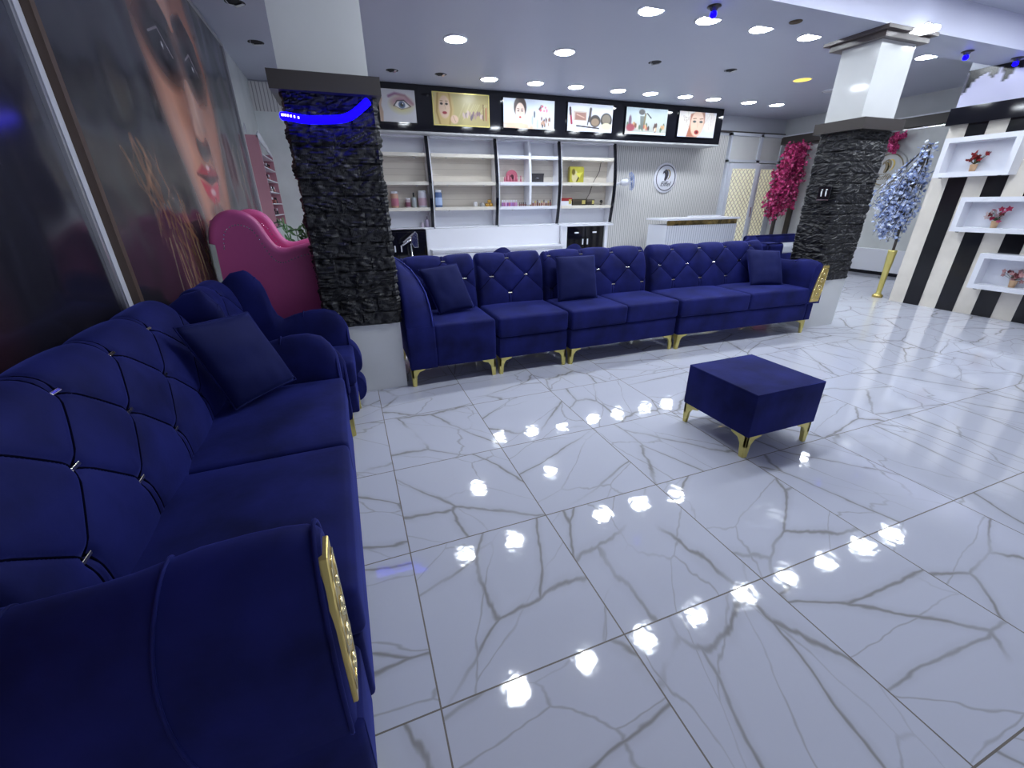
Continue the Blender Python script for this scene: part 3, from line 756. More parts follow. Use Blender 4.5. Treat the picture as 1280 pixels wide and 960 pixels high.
jar('slim clear bottle with a black cap beside the big white tub', 1.10, Z3, .040, .22, mm('clearbottle', 170, 176, 180), M_black, 'bottle', name='bottle', neck=True)
jar('big white plastic tub with a pink band, right end of the jar shelf', 1.235, Z3, .072, .25, mm('tub', 205, 205, 215), M_white, 'tub', name='plastic_tub', band=mm('rosylabel', 190, 160, 175))
jar('blue canister with white lid alone at the left of its cream shelf', 1.50, Z3, .058, .26, mm('bluecan', 74, 100, 150), M_white, 'canister', name='canister', band=mm('paleblue', 170, 190, 225))
jar('two-tone lilac lotion bottle on the lowest shelf by the black edge', 1.285, Z4, .035, .17, mm('lilac', 190, 180, 205), mm('greycap', 130, 120, 140), 'bottle', name='bottle', neck=True)
jar('small pale lilac bottle right of the taller one on the lowest shelf', 1.20, Z4, .028, .11, mm('lilac2', 200, 190, 206), M_white, 'bottle', name='bottle', neck=True)
jar('small white tub left of the clear dish on the cream shelf', 2.12, Z3, .035, .075, mm('wtub', 215, 215, 218), M_white, 'tub', name='plastic_tub')
jar('low clear dish between the white tub and the golden jars', 2.24, Z3, .045, .06, mm('cdish', 160, 160, 160), M_chrome, 'dish', name='glass_dish')
for i, (x, dz) in enumerate(((2.33, 0), (2.40, 0), (2.37, .055))):
    t = thing('golden_pot', ['golden pot at the left of the little golden heap', 'golden pot at the right of the little golden heap', 'golden pot stacked on top of the other two'][i], 'pot', (x, 7.36, Z3 + dz), group='golden pots on the cream shelf')
    b = BM(); lathe(b, [(.02, 0), (.032, .01), (.034, .03), (.026, .045)], sides=16); obj('bowl', b, mm('goldpot%d' % i, 205, 160, 70), t, smooth=True)
    b = BM(); lathe(b, [(.027, .045), (.027, .052), (.008, .055)], sides=16); obj('lid', b, mm('goldlid%d' % i, 170, 120, 50), t, smooth=True)
# pink castle-like gift set
t = thing('gift_set', 'pink arched makeup gift set on the white middle shelf', 'gift set', (2.78, 7.36, Z2))
b = BM(); arc = [(-.10, 0), (-.10, .10)] + [(-.10 + .10 * (1 - math.cos(a)), .10 + .09 * math.sin(a)) for a in np.linspace(0, PI, 9)] + [(.10, .0)]
prism(b, arc, -.02, .02, 'y'); obj('arched_back', b, mm('rosebox', 176, 90, 110), t)
b = BM(); prism(b, [(-.035, .05), (-.03, .10), (0, .125), (.03, .10), (.035, .05)], -.026, -.021, 'y'); obj('dark_window', b, mm('rosedark', 70, 20, 36), t)
for i, x in enumerate((-.14, -.08, -.03, .03, .08, .15)):
    b = BM(); lathe(b, [(.016, 0), (.016, .05), (.010, .055), (.010, .075 + .02 * (i % 2)), (.002, .085 + .02 * (i % 2))], x, -.05, 0, 10); obj('pink_tube', b, mm('rosetube%d' % i, 190, 110, 130), t, smooth=True)
b = BM(); box(b, -.17, .17, -.075, .02, 0, .012); obj('tray', b, mm('rosetray', 205, 150, 165), t)
t = thing('gift_box', 'dark box with a small silver label on the white shelf', 'box', (3.24, 7.36, Z2))
obj('box_body', bx(-.12, .12, -.05, .05, 0, .135, .003), mm('charcoal', 52, 50, 54), t); obj('box_lid', bx(-.124, .124, -.054, .054, .105, .14, .003), mm('charcoal2', 44, 42, 46), t)
obj('silver_label', bx(-.03, .03, -.056, -.050, .055, .075), M_chrome, t)
GP = 'small purple and pink nail bottles on the white shelf'
proto = None
cols_ = [(150, 90, 160), (170, 110, 150), (200, 150, 200), (120, 70, 130), (180, 90, 120), (160, 120, 190)]
def vial(label, x, y, z, h_, col, cap, grp):
    t = thing('nail_polish', label, 'nail polish', (x, y, z), group=grp)
    b = BM(); lathe(b, [(.014, 0), (.015, .01), (.015, h_ * .55), (.006, h_ * .62)], sides=10); obj('glass_bottle', b, mm('vial_%d%d%d' % col, *col), t, smooth=True)
    b = BM(); lathe(b, [(.009, h_ * .6), (.008, h_), (.004, h_)], sides=10); obj('cap', b, cap, t, smooth=True)
for i in range(9):
    vial('%s purple or pink nail bottle from the left on the white shelf' % ordn[i], 2.60 + .032 * i, 7.33, Z3, .10, cols_[i % 6], M_white, GP)
for i in range(4):
    vial('%s small dark bottle right of the purple row on the white shelf' % ordn[i], 2.92 + .036 * i, 7.33, Z3, .06, (130, 90, 90), M_brownmetal, 'low dark bottles right of the purple row')
for i in range(10):
    vial('%s brown or pink nail bottle right of the white divider' % ordn[i], 3.13 + .042 * i, 7.33, Z3, .08 + .02 * (i % 3 == 0), [(150, 110, 80), (140, 80, 80), (190, 150, 130), (110, 60, 60)][i % 4], [M_brownmetal, M_white, M_goldleg][i % 3], 'nail bottles right of the white divider')
t = thing('picture_box', 'yellow-green picture box standing on the shelf nearest the fan', 'box', (4.02, 7.38, Z2))
c = Canvas(40, 50, (170, 165, 60), .9)
c.ell(.35, .6, .22, .4, (206, 196, 150), .3); c.line([(.5, .9), (.8, .35)], .05, (60, 50, 20), .5); c.poly([(.4, .4), (.9, .3), (.7, .7)], (214, 210, 90), .05); c.ell(.25, .3, .12, .2, (100, 90, 40), .5)
c.mesh('printed_front', lambda u, v: (-.14 + .28 * u, -.052, .245 * (1 - v)), M_vinyl, t, thick=.002)
obj('box_body', bx(-.14, .14, -.050, .03, 0, .245), mm('mustard', 130, 120, 50), t)
b = BM(); box(b, -.14, .14, -.030, .0, .245, .262); obj('box_flap', b, mm('mustard2', 150, 140, 60), t)
for i, (x0, x1, h_, lab, col) in enumerate(((3.72, 3.93, .125, 'red and white box on the lower shelf by the black edge', (150, 44, 44)), (3.95, 4.22, .105, 'flat dark patterned box in the middle of the lower shelf', (70, 62, 50)), (4.24, 4.40, .10, 'small dark patterned box right of the longer one', (92, 84, 74)))):
    t = thing('gift_box', lab, 'box', ((x0 + x1) / 2, 7.36, Z3)); w2 = (x1 - x0) / 2
    obj('box_body', bx(-w2, w2, -.05, .05, 0, h_ * .62, .002), M_white if i == 0 else mm('bxa%d' % i, 60, 54, 46), t)
    obj('box_lid', bx(-w2 - .003, w2 + .003, -.053, .053, h_ * .6, h_, .002), mm('bxb%d' % i, *col), t)
    obj('box_panel', bx(w2 * .4, w2 * .9, -.056, -.05, h_ * .2, h_ * .8), M_goldleg, t)
t = thing('ornament', 'tiny dark round ornament at the right end of the lower shelf', 'ornament', (4.58, 7.36, Z3))
b = BM(); lathe(b, [(.02, 0), (.03, .015), (.012, .03)], sides=12); obj('foot', b, M_brownmetal, t, smooth=True)
b = BM(); lathe(b, [(.002, .03), (.022, .04), (.030, .06), (.022, .08), (.002, .09)], sides=12); obj('ball', b, M_black, t, smooth=True)

# base cabinets under the shelves
def cab_bits(t, doors, ztop, x0, x1, yf):
    n = len(doors)
    for i, (a, b_) in enumerate(doors):
        d = obj('door', bx(a + .004, b_ - .004, yf - .018, yf, .08, ztop, .003), M_black, t)
        hx = b_ - .05 if i % 2 == 0 else a + .05
        obj('handle', bx(hx - .010, hx + .010, yf - .04, yf - .018, ztop - .30, ztop - .20, .003), M_white, d)
        obj('drawer_pull', bx((a + b_) / 2 - .04, (a + b_) / 2 + .04, yf - .035, yf - .018, ztop - .10, ztop - .075, .003), M_white, d)
t = thing('base_cabinet', 'glossy black cabinet beside the left column under the jars', 'cabinet')
obj('carcass', bx(.28, 1.215, 7.20, 7.50, 0, .90), M_black, t); cab_bits(t, [(.29, .75), (.75, 1.205)], .88, .28, 1.21, 7.20)
obj('white_end_panel', bx(1.218, 1.26, 7.17, 7.50, 0, .912), M_white, t)
t = thing('base_cabinet', 'small cabinet with glossy black doors and white frame near the fan', 'cabinet')
obj('carcass', bx(3.78, 4.58, 7.20, 7.50, 0, .88), M_black, t); cab_bits(t, [(3.80, 4.17), (4.17, 4.56)], .86, 3.78, 4.58, 7.20)
b = BM(); box(b, 3.665, 3.78, 7.16, 7.50, 0, .90); box(b, 4.585, 4.64, 7.16, 7.50, 0, .90); box(b, 3.66, 4.74, 7.14, 7.50, .885, .912); obj('white_frame', b, M_white, t)
t = thing('vanity_counter', 'long white counter with a low ledge between the two black cabinets', 'counter')
obj('upper_panel', bx(1.262, 3.655, 7.22, 7.50, .60, .912), M_white, t); obj('ledge', bx(1.262, 3.60, 6.95, 7.22, .575, .60), M_white, t)
obj('lower_panel', bx(1.262, 3.60, 6.97, 7.22, 0, .575), M_white, t); b = BM(); box(b, 1.262, 3.60, 6.965, 6.97, .535, .545); obj('ledge_trim', b, M_chrome, t)
t = thing('hand_shower', 'silver angled tap arm in front of the black cabinet', 'tap', (.95, 6.95, 0))
b = BM(); lathe(b, [(.03, 0), (.03, .02), (.012, .03), (.012, .72)], -.02, 0, 0, 12); obj('pole', b, M_chrome, t, smooth=True)
b = BM(); tube(b, [(-.16, -.02, .70), (-.06, 0, .76), (.04, .01, .80)], [.014, .018, .02], 10); tube(b, [(-.14, .0, .74), (-.06, 0, .80), (.02, .01, .86), (.06, 0, .87)], .012, 8); obj('arm', b, M_chrome, t, smooth=True)
b = BM(); prism(b, [(.02, .66), (.09, .66), (.09, .86), (.06, .90), (.0, .84), (-.02, .74)], -.02, .02, 'y', .006); obj('head', b, M_chrome, t)
t.name = 'tap_arm'

# logo medallions
def logo(parent_label, loc, R_, face, basec, inkc, goldc, wall=True):
    t = thing('logo_sign', parent_label, 'sign', loc, face)
    b = BM(); lathe(b, [(0, 0), (R_, 0), (R_, -.022), (R_ * .96, -.03), (0, -.03)], sides=48, axis='y'); obj('disc', b, basec, t, smooth=True, angle=40)
    b = BM(); lathe(b, [(R_ * .87, -.030), (R_ * .87, -.034), (R_ * .81, -.034), (R_ * .81, -.030), (R_ * .87, -.030)], sides=48, axis='y'); obj('ring', b, inkc, t)
    b = BM(); s = R_ / .28
    def cres(pts, w0, bm):
        sp_ = smoothpoly(pts, 2, closed=False); n = len(sp_)
        for i in range(n - 1):
            a = Vector((sp_[i][0], 0, sp_[i][1])) * s; c_ = Vector((sp_[i + 1][0], 0, sp_[i + 1][1])) * s
            d = (c_ - a).normalized(); nn = Vector((-d.z, 0, d.x)); wa = w0 * s * math.sin(PI * (i + .3) / (n)); wb = w0 * s * math.sin(PI * (i + 1.3) / (n))
            vs4 = [a + nn * wa, a - nn * wa, c_ - nn * wb, c_ + nn * wb]
            f0 = [bm.verts.new((q.x, -.032, q.z)) for q in vs4]; f1 = [bm.verts.new((q.x, -.037, q.z)) for q in vs4]
            bm.faces.new(f1); bm.faces.new(f0)
            for k2 in range(4): bm.faces.new((f0[k2], f0[(k2 + 1) % 4], f1[(k2 + 1) % 4], f1[k2]))
    cres([(-.05, .13), (.0, .15), (.04, .09), (.03, .02), (-.01, -.06)], .020, b)
    cres([(-.08, .07), (-.06, .12), (-.02, .10), (.0, .04), (-.02, -.02), (-.03, -.05)], .024, b)
    obj('hair_mark', b, inkc, t)
    b = BM(); cres([(.0, .14), (.06, .15), (.10, .09), (.09, .02), (.05, -.03)], .012, b); cres([(-.03, .11), (.02, .08), (.02, .0), (.0, -.05)], .010, b)
    obj('gold_mark', b, goldc, t)
    tb = text_bm('Eiffel', .13 * s, .003, .35); mt = Matrix.Translation((0, -.033, -.115 * s)) @ Matrix.Rotation(PI / 2, 4, 'X')
    b = BM(); merge(b, tb, 0, mt); obj('lettering', b, inkc, t)
    return t
M_ink = mat('grey_ink', (.08, .08, .11, 1), .4)
logo('round white sign with a woman\'s head and the word Eiffel on the ribbed wall', (6.12, YB - .03, 1.715), .27, 0, M_white, M_ink, mat('dull_gold', (.35, .24, .08, 1), .35, .6))
logo('round gold-edged sign reading Eiffel on the wall beyond the right column', (XR - .032, 5.33, 1.76), .29, -PI / 2, mat('pale_disc', (.62, .63, .62, 1), .4), mat('old_gold', (.30, .25, .16, 1), .4, .3), M_gold)

# wall fan
t = thing('wall_fan', 'white wall fan with blue blades beside the last shelf bay', 'fan', (4.93, 7.54, 1.60), 0)
b = BM(); box(b, -.05, .05, -.02, 0, -.14, .02, .008); obj('wall_bracket', b, M_white, t)
b = BM(); tube(b, [(0, -.02, -.03), (.03, -.10, 0), (.10, -.16, .02)], .022, 10); obj('arm', b, M_white, t, smooth=True)
ax = Vector((.78, -.60, .12)).normalized(); hub = Vector((.16, -.22, .03))
b = BM(); tube(b, [hub - ax * .12, hub - ax * .08, hub, hub + ax * .03], [.035, .06, .062, .03], 14); obj('motor', b, M_white, t, smooth=True)
e1 = ax.orthogonal().normalized(); e2 = ax.cross(e1); cen = hub + ax * .08
b = BM()
for rr_, off in ((.16, 0), (.13, .03), (.09, .045), (.05, .05), (.155, -.03)):
    tube(b, [cen + ax * off + (e1 * math.cos(a) + e2 * math.sin(a)) * rr_ for a in np.linspace(0, 2 * PI, 25)], .003, 5, cap=False)
for a in np.linspace(0, 2 * PI, 25)[:-1]:
    d = e1 * math.cos(a) + e2 * math.sin(a); tube(b, [cen + ax * .052 + d * .02, cen + ax * .04 + d * .10, cen + d * .16, cen - ax * .04 + d * .13], .002, 4)
obj('guard', b, mat('blue_guard', (.20, .28, .55, 1), .4), t)
for k2 in range(3):
    a0 = k2 * 2 * PI / 3; b = BM(); vsb = []
    for rr_ in (.02, .06, .10, .14):
        for da in (-.15 - rr_ * 2, .15 + rr_ * 2):
            a = a0 + da; vsb.append(b.verts.new(cen + (e1 * math.cos(a) + e2 * math.sin(a)) * rr_ + ax * (.012 * (1 if da > 0 else -1))))
    for i in range(3): b.faces.new((vsb[2 * i], vsb[2 * i + 1], vsb[2 * i + 3], vsb[2 * i + 2]))
    g = bmesh.ops.solidify(b, geom=b.faces[:], thickness=.003); obj('blade', b, mat('blue_blade', (.06, .12, .35, 1), .3), t)
b = BM(); tube(b, [(0, -.05, -.10), (.02, -.06, -.22), (.0, -.05, -.36)], .003, 5); obj('pull_cord', b, M_white, t)

# reception desk
t = thing('reception_desk', 'white ribbed reception desk with a gold marble strip', 'desk', (0, 0, 0))
obj('ribbed_front', bx(5.28, 6.90, 6.30, 6.80, 0, .90), M_ribwhite, t)
obj('gold_strip', bx(5.29, 6.87, 6.285, 6.31, .895, .975), mat('gold_marble', (.16, .11, .04, 1), .12, .3, var=.9, var_scale=9), t)
obj('desk_top', bx(5.25, 6.93, 6.27, 6.85, .975, 1.01, .004), M_white, t)
b = BM(); box(b, 6.25, 6.95, 6.75, 6.9, 1.01, 1.03); obj('raised_ledge', b, M_white, t)

# ================================================================== ENTRANCE DOORS
M_lattice = mat('white_lattice', (0.60, 0.58, 0.50, 1), .4)
M_doorframe = mat('white_aluminium', (.66, .69, .76, 1), .3)
b = BM(); yy = YB - .05
for (a0, a1) in ((7.62, 7.66), (8.42, 8.50), (9.06, 9.13)): box(b, a0, a1, yy - .03, yy + .04, 0, 2.55)
box(b, 7.62, 9.13, yy - .03, yy + .04, 2.02, 2.07); box(b, 7.62, 9.13, yy - .03, yy + .04, 2.50, 2.555)
o = struct('window_1', b, M_doorframe)
b = BM(); box(b, 7.66, 8.42, yy, yy + .02, 2.07, 2.50); box(b, 8.50, 9.06, yy, yy + .02, 2.07, 2.50)
o2 = obj('transom_panel', b, M_whitetile, o)
def lattice_door(name, x0, x1, loc, rz):
    """leaf of width w hinged at local x=0"""
    w_ = x1 - x0
    b = BM(); box(b, 0, .085, -.02, .02, .02, 2.0); box(b, w_ - .085, w_, -.02, .02, .02, 2.0); box(b, .085, w_ - .085, -.02, .02, 1.90, 2.0); box(b, .085, w_ - .085, -.02, .02, .02, .40)
    d = struct(name, b, M_doorframe); d.location = loc; d.rotation_euler = (0, 0, rz)
    obj('glass_pane', bx(.085, w_ - .085, -.004, .004, .40, 1.90), M_glassdoor, d)
    b = BM(); wx = w_ - .17; hz = 1.5; st = .095
    for sgn in (1, -1):
        k3 = -wx
        while k3 < hz + wx:
            # line z = .40 + k3 + sgn*1.25*x
            pts_ = []
            for xx in np.linspace(0, wx, 30):
                z_ = .40 + k3 + (1.25 * xx if sgn > 0 else 1.25 * (wx - xx))
                if .40 <= z_ <= 1.90: pts_.append((.085 + xx, -.009, z_))
            if len(pts_) > 1: tube(b, [pts_[0], pts_[-1]], .007, 4)
            k3 += st * 1.25
    obj('lattice_grille', b, M_lattice, d)
    b = BM(); box(b, w_ - .055, w_ - .03, -.05, -.02, .95, 1.15, .004); obj('door_handle', b, M_chrome, d)
    return d
lattice_door('door_1', 0, .76, (7.66, YB - .10, 0), -.10)
lattice_door('door_2', 0, .56, (8.50, YB - .07, 0), 0)

# alcove wall panel
t = thing('wall_panel', 'tall white wall panel with a low box base beyond the right column', 'panel', (XR, 0, 0))
obj('panel_face', bx(-.03, 0, 4.35, 6.35, .45, 2.34), mat('white_marble_panel', (.66, .68, .67, 1), .3, var=.06, var_scale=4), t)
obj('base_box', bx(-.10, 0, 4.35, 6.30, .06, .45, .01), M_white, t)
obj('plinth', bx(-.07, 0, 4.35, 6.28, 0, .06), M_black, t)
obj('top_batten', bx(-.05, 0, 4.6, 5.5, 2.34, 2.36), M_chrome, t)
b = BM(); box(b, XR - .05, XR, 6.95, 7.05, 0, 2.37); box(b, XR - .05, XR, 7.30, 7.36, 0, 2.37); box(b, XR - .06, XR, 6.45, 7.36, 2.33, 2.37)
struct('trim_8', b, M_brownmetal)

# ================================================================== BLOSSOM TREES
def blossom_tree(name, label, root_, trunkpts, crown, nb, cols, vase, seed, cat='artificial tree', petal=.03):
    rg = random.Random(seed); t = thing(name, label, cat, root_)
    vase(t)
    b = BM(); tube(b, trunkpts, [.018 - .010 * i / len(trunkpts) for i in range(len(trunkpts))], 7); obj('trunk', b, M_brownmetal, t, smooth=True)
    b = BM(); fl = BM()
    for k3 in range(nb):
        st_ = Vector(trunkpts[rg.randrange(len(trunkpts) // 2, len(trunkpts))]); end = Vector(crown(rg))
        mid = (st_ + end) / 2 + Vector((rg.uniform(-.06, .06), rg.uniform(-.06, .06), rg.uniform(-.02, .10)))
        pts_ = [st_, (st_ + mid) / 2 + Vector((0, 0, .02)), mid, (mid + end) / 2, end]; tube(b, pts_, [.006, .005, .004, .003, .002], 5)
        for s_ in range(16):
            tt = rg.uniform(.35, 1.0); seg = tt * 4; i = min(int(seg), 3); q = pts_[i].lerp(pts_[i + 1], seg - i) + Vector((rg.gauss(0, .028), rg.gauss(0, .028), rg.gauss(0, .028)))
            mi = rg.randrange(len(cols)); n = Vector((rg.gauss(0, 1), rg.gauss(0, 1), rg.gauss(0, 1))).normalized(); a_ = n.orthogonal().normalized(); c_ = n.cross(a_)
            cen_ = fl.verts.new(q - n * petal * .25); ring = []
            for j in range(10):
                rr_ = petal * (1 if j % 2 == 0 else .62); ring.append(fl.verts.new(q + (a_ * math.cos(j * PI / 5) + c_ * math.sin(j * PI / 5)) * rr_ + n * petal * (.15 if j % 2 == 0 else 0)))
            for j in range(10):
                f = fl.faces.new((cen_, ring[j], ring[(j + 1) % 10])); f.material_index = mi
    obj('branches', b, M_brownmetal, t, smooth=True)
    o_ = obj('blossoms', fl, cols, t); o_['kind'] = 'stuff'
    return t
def petal_mats(nm, cs): return [mat('%s_%d' % (nm, i), srgb(*c_), .6) for i, c_ in enumerate(cs)]
PK = petal_mats('pink_petal', [(214, 66, 134), (190, 44, 112), (236, 110, 164), (160, 30, 90)])
BL = petal_mats('blue_petal', [(176, 192, 232), (200, 210, 238), (140, 160, 210), (222, 228, 242)])
def gold_vase(t):
    b = BM(); lathe(b, [(.055, 0), (.06, .02), (.03, .06), (.035, .3), (.05, .62), (.052, .64), (.045, .64)], sides=20); obj('tall_vase', b, M_goldleg, t, smooth=True)
    b = BM(); lathe(b, [(.06, 0), (.062, .03), (.03, .05)], .0, 0, 0, 20); obj('vase_foot', b, M_gold, t, smooth=True)
def crownB(g):
    s_ = g.random()
    z = .75 + .85 * s_ ** 1.25
    y = {0: 0}.get(0) + g.gauss(.02, .06)
    if z < 1.34: y = g.uniform(-.10, .46) * (z - .45) / .75
    elif z < 1.48: y = g.uniform(-.12, .30)
    else: y = g.uniform(-.10, .0); z += g.uniform(0, .42)
    return (g.uniform(-.22, .06), y, z)
blossom_tree('blossom_tree', 'pale blue artificial blossom tree in a tall gold vase at the striped wall end', (6.98, 3.70, 0), [(0, 0, .4), (0, 0, .7), (0, .01, .95), (-.01, .03, 1.15), (-.02, .05, 1.35), (-.02, 0, 1.6), (-.02, -.03, 1.9)], crownB, 95, BL, gold_vase, 5, petal=.024)
def brown_pot(t):
    b = BM(); lathe(b, [(.14, 0), (.17, .04), (.19, .30), (.17, .31)], sides=20); obj('pot', b, M_brownmetal, t, smooth=True)
def crownP(g):
    z = g.uniform(.85, 2.33)
    if z < 1.05: x = g.uniform(-.10, .16)
    elif z < 1.45: x = g.uniform(-.32, .55)
    elif z < 1.9: x = g.uniform(-.20, .60)
    else: x = g.uniform(-.02, .55)
    return (x, g.uniform(-.12, .20), z)
blossom_tree('blossom_tree', 'bright pink artificial blossom tree by the entrance doors', (8.50, 6.85, 0), [(0, 0, .2), (.01, 0, .6), (.0, 0, 1.0), (.06, .02, 1.4), (.16, .04, 1.8), (.25, .04, 2.15)], crownP, 210, PK, brown_pot, 8, petal=.034)
# hanging pink garland beyond the right column
t = thing('flower_garland', 'bright pink blossom sprig high on the wall above the Eiffel sign', 'garland', (XR - .10, 5.38, 2.22))
fl = BM(); b = BM(); rg = random.Random(2)
for k3 in range(12):
    en = Vector((-.05 - rg.random() * .15, rg.uniform(-.22, .24), rg.uniform(-.26, .14))); tube(b, [(0, 0, .14), en * .5 + Vector((0, 0, .06)), en], .004, 5)
    for s_ in range(20):
        q = en * rg.uniform(.3, 1) + Vector((rg.gauss(0, .02), rg.gauss(0, .03), rg.gauss(0, .02))); n = Vector((-1, rg.gauss(0, .5), rg.gauss(0, .5))).normalized(); a_ = n.orthogonal().normalized(); c_ = n.cross(a_)
        cen_ = fl.verts.new(q - n * .01); ring = [fl.verts.new(q + (a_ * math.cos(j * PI / 5) + c_ * math.sin(j * PI / 5)) * (.045 if j % 2 == 0 else .03)) for j in range(10)]
        for j in range(10): f = fl.faces.new((cen_, ring[j], ring[(j + 1) % 10])); f.material_index = rg.randrange(4)
obj('stems', b, M_brownmetal, t); o_ = obj('blossoms', fl, PK, t); o_['kind'] = 'stuff'

# ================================================================== NICHE BOXES on the striped wall
def niche(label, y1, z0, z1, wid, flower_cols, flabel):
    t = thing('niche_shelf', label, 'wall niche', (XS - .006, y1, z0), 0)
    D = .17; h_ = z1 - z0; fw = .05
    b = BM()
    box(b, -D, 0, -wid, 0, 0, fw); box(b, -D, 0, -wid, 0, h_ - fw, h_); box(b, -D, 0, -fw, 0, fw, h_ - fw); box(b, -D, 0, -wid, -wid + fw, fw, h_ - fw)
    obj('frame', b, M_white, t); obj('back_panel', bx(-.02, 0, -wid + fw, -fw, fw, h_ - fw), M_grayback, t)
    for dy in (-.07, -wid + .07):
        b = BM(); lathe(b, [(0, 0), (.016, 0), (.016, -.008), (0, -.010)], -D + .02, dy, -.0, 10); obj('fixing_knob', b, M_black, t)
    f = thing('potted_flowers', flabel, 'flowers', (XS - .09, y1 - wid * .47, z0 + fw))
    b = BM(); lathe(b, [(.026, 0), (.034, .07), (.034, .075), (.028, .075)], sides=14); obj('pot', b, mm('tanpot' + label[:4], 196, 160, 124), f, smooth=True)
    rg = random.Random(int(z0 * 100)); fl = BM(); lf = BM(); st_ = BM()
    for k3 in range(20):
        q = Vector((rg.gauss(0, .03), rg.gauss(0, .045), .14 + rg.gauss(0, .032))); rr_ = rg.uniform(.024, .034)
        tube(st_, [(0, 0, .07), tuple(q * .6 + Vector((0, 0, .03))), tuple(q)], .002, 4)
        n = Vector((rg.gauss(0, 1) - 1, rg.gauss(0, 1), rg.gauss(0, 1))).normalized(); a_ = n.orthogonal().normalized(); c_ = n.cross(a_); mi = rg.randrange(len(flower_cols))
        for lay in range(2):
            cen_ = fl.verts.new(q + n * .004 * lay); ring = [fl.verts.new(q + n * (.006 + .008 * lay) + (a_ * math.cos(j * PI / 5) + c_ * math.sin(j * PI / 5)) * rr_ * (1 if j % 2 == 0 else .6) * (1 - .35 * lay)) for j in range(10)]
            for j in range(10): ff = fl.faces.new((cen_, ring[j], ring[(j + 1) % 10])); ff.material_index = mi
    for k3 in range(10):
        a0 = rg.uniform(0, 2 * PI); q = Vector((.03 * math.cos(a0), .045 * math.sin(a0), .085 + rg.uniform(0, .03))); d = Vector((math.cos(a0), math.sin(a0), .3)); s_ = Vector((-math.sin(a0), math.cos(a0), 0)) * .012
        v4 = [lf.verts.new(q - d * .02), lf.verts.new(q + s_), lf.verts.new(q + d * .03), lf.verts.new(q - s_)]; lf.faces.new(v4)
    obj('stems', st_, M_leaf, f); obj('flowers', fl, flower_cols, f); obj('leaves', lf, M_leaf, f)
M_leaf = mat('leaf_green', (.035, .10, .03, 1), .5)
RED = petal_mats('red_petal', [(150, 24, 34), (120, 16, 26), (176, 44, 50)])
MIX = petal_mats('mix_petal', [(170, 40, 80), (200, 90, 130), (140, 30, 50), (210, 190, 190)])
PAL = petal_mats('pale_petal', [(206, 160, 160), (120, 50, 60), (190, 190, 196)])
niche('uppermost white niche box on the striped wall with red flowers', 3.41, 1.51, 1.92, .66, RED, 'small red flowers in a tan pot inside the uppermost niche')
niche('middle white niche box on the striped wall with magenta flowers', 3.06, .925, 1.295, .72, MIX, 'small magenta and pink flowers in a tan pot in the middle niche')
niche('lowest white niche box on the striped wall with pale flowers', 2.70, .325, .71, .70, PAL, 'small pale and dark flowers in a pot inside the lowest niche')

# ================================================================== SOFA BUILDERS
def leg(sx, sy, x, y, h_, parent, two=True, s=1.0):
    """L-shaped gold bracket leg at corner (x,y); arms run toward sx, sy"""
    prof = [(0, h_), (.11 * s, h_), (.105 * s, h_ - .012), (.06 * s, h_ - .025), (.04 * s, h_ - .055), (.030 * s, .0), (.006, 0), (0, h_ * .5)]
    b = BM()
    prism(b, [(x + sx * q, z) for q, z in prof], y, y + sy * .018, 'y', .002)
    if two: prism(b, [(y + sy * q, z) for q, z in prof], x, x + sx * .018, 'x', .002)
    o = obj('leg', b, M_goldleg, parent); return o
def crown_box(x0, x1, y0, y1, z0, z1, rad=.03, crown=.012, seg=4):
    b = BM(); bmesh.ops.create_cube(b, size=1)
    for v in b.verts: v.co = Vector(((x0 + x1) / 2 + v.co.x * (x1 - x0), (y0 + y1) / 2 + v.co.y * (y1 - y0), (z0 + z1) / 2 + v.co.z * (z1 - z0)))
    bmesh.ops.subdivide_edges(b, edges=[e for e in b.edges if abs((e.verts[0].co - e.verts[1].co).z) < 1e-5], cuts=12, use_grid_fill=True)
    e = [q for q in b.edges if len(q.link_faces) == 2 and q.calc_face_angle(0) > .5]
    bmesh.ops.bevel(b, geom=e, offset=rad, segments=seg, profile=.5, affect='EDGES')
    for v in b.verts:
        u_ = (v.co.x - x0) / (x1 - x0) * 2 - 1; w2 = (v.co.y - y0) / (y1 - y0) * 2 - 1
        if v.co.z > (z0 + z1) / 2: v.co.z += crown * max(0, 1 - u_ ** 4) * max(0, 1 - w2 ** 4)
    return b
def back_prof(ztop, d0, depth):
    k_ = (ztop - .44) / .445
    pts = [(0.02, .40), (0.0, .47), (.015, .60), (.035, .70), (.060, .79), (.085, .845), (.13, .882), (.18, .875), (.205, .84), (.215, .78), (.22, .60), (.22, .14)]
    return [(d0 + y * depth / .22, .44 + (z - .44) * k_ if z > .44 else z) for y, z in pts]
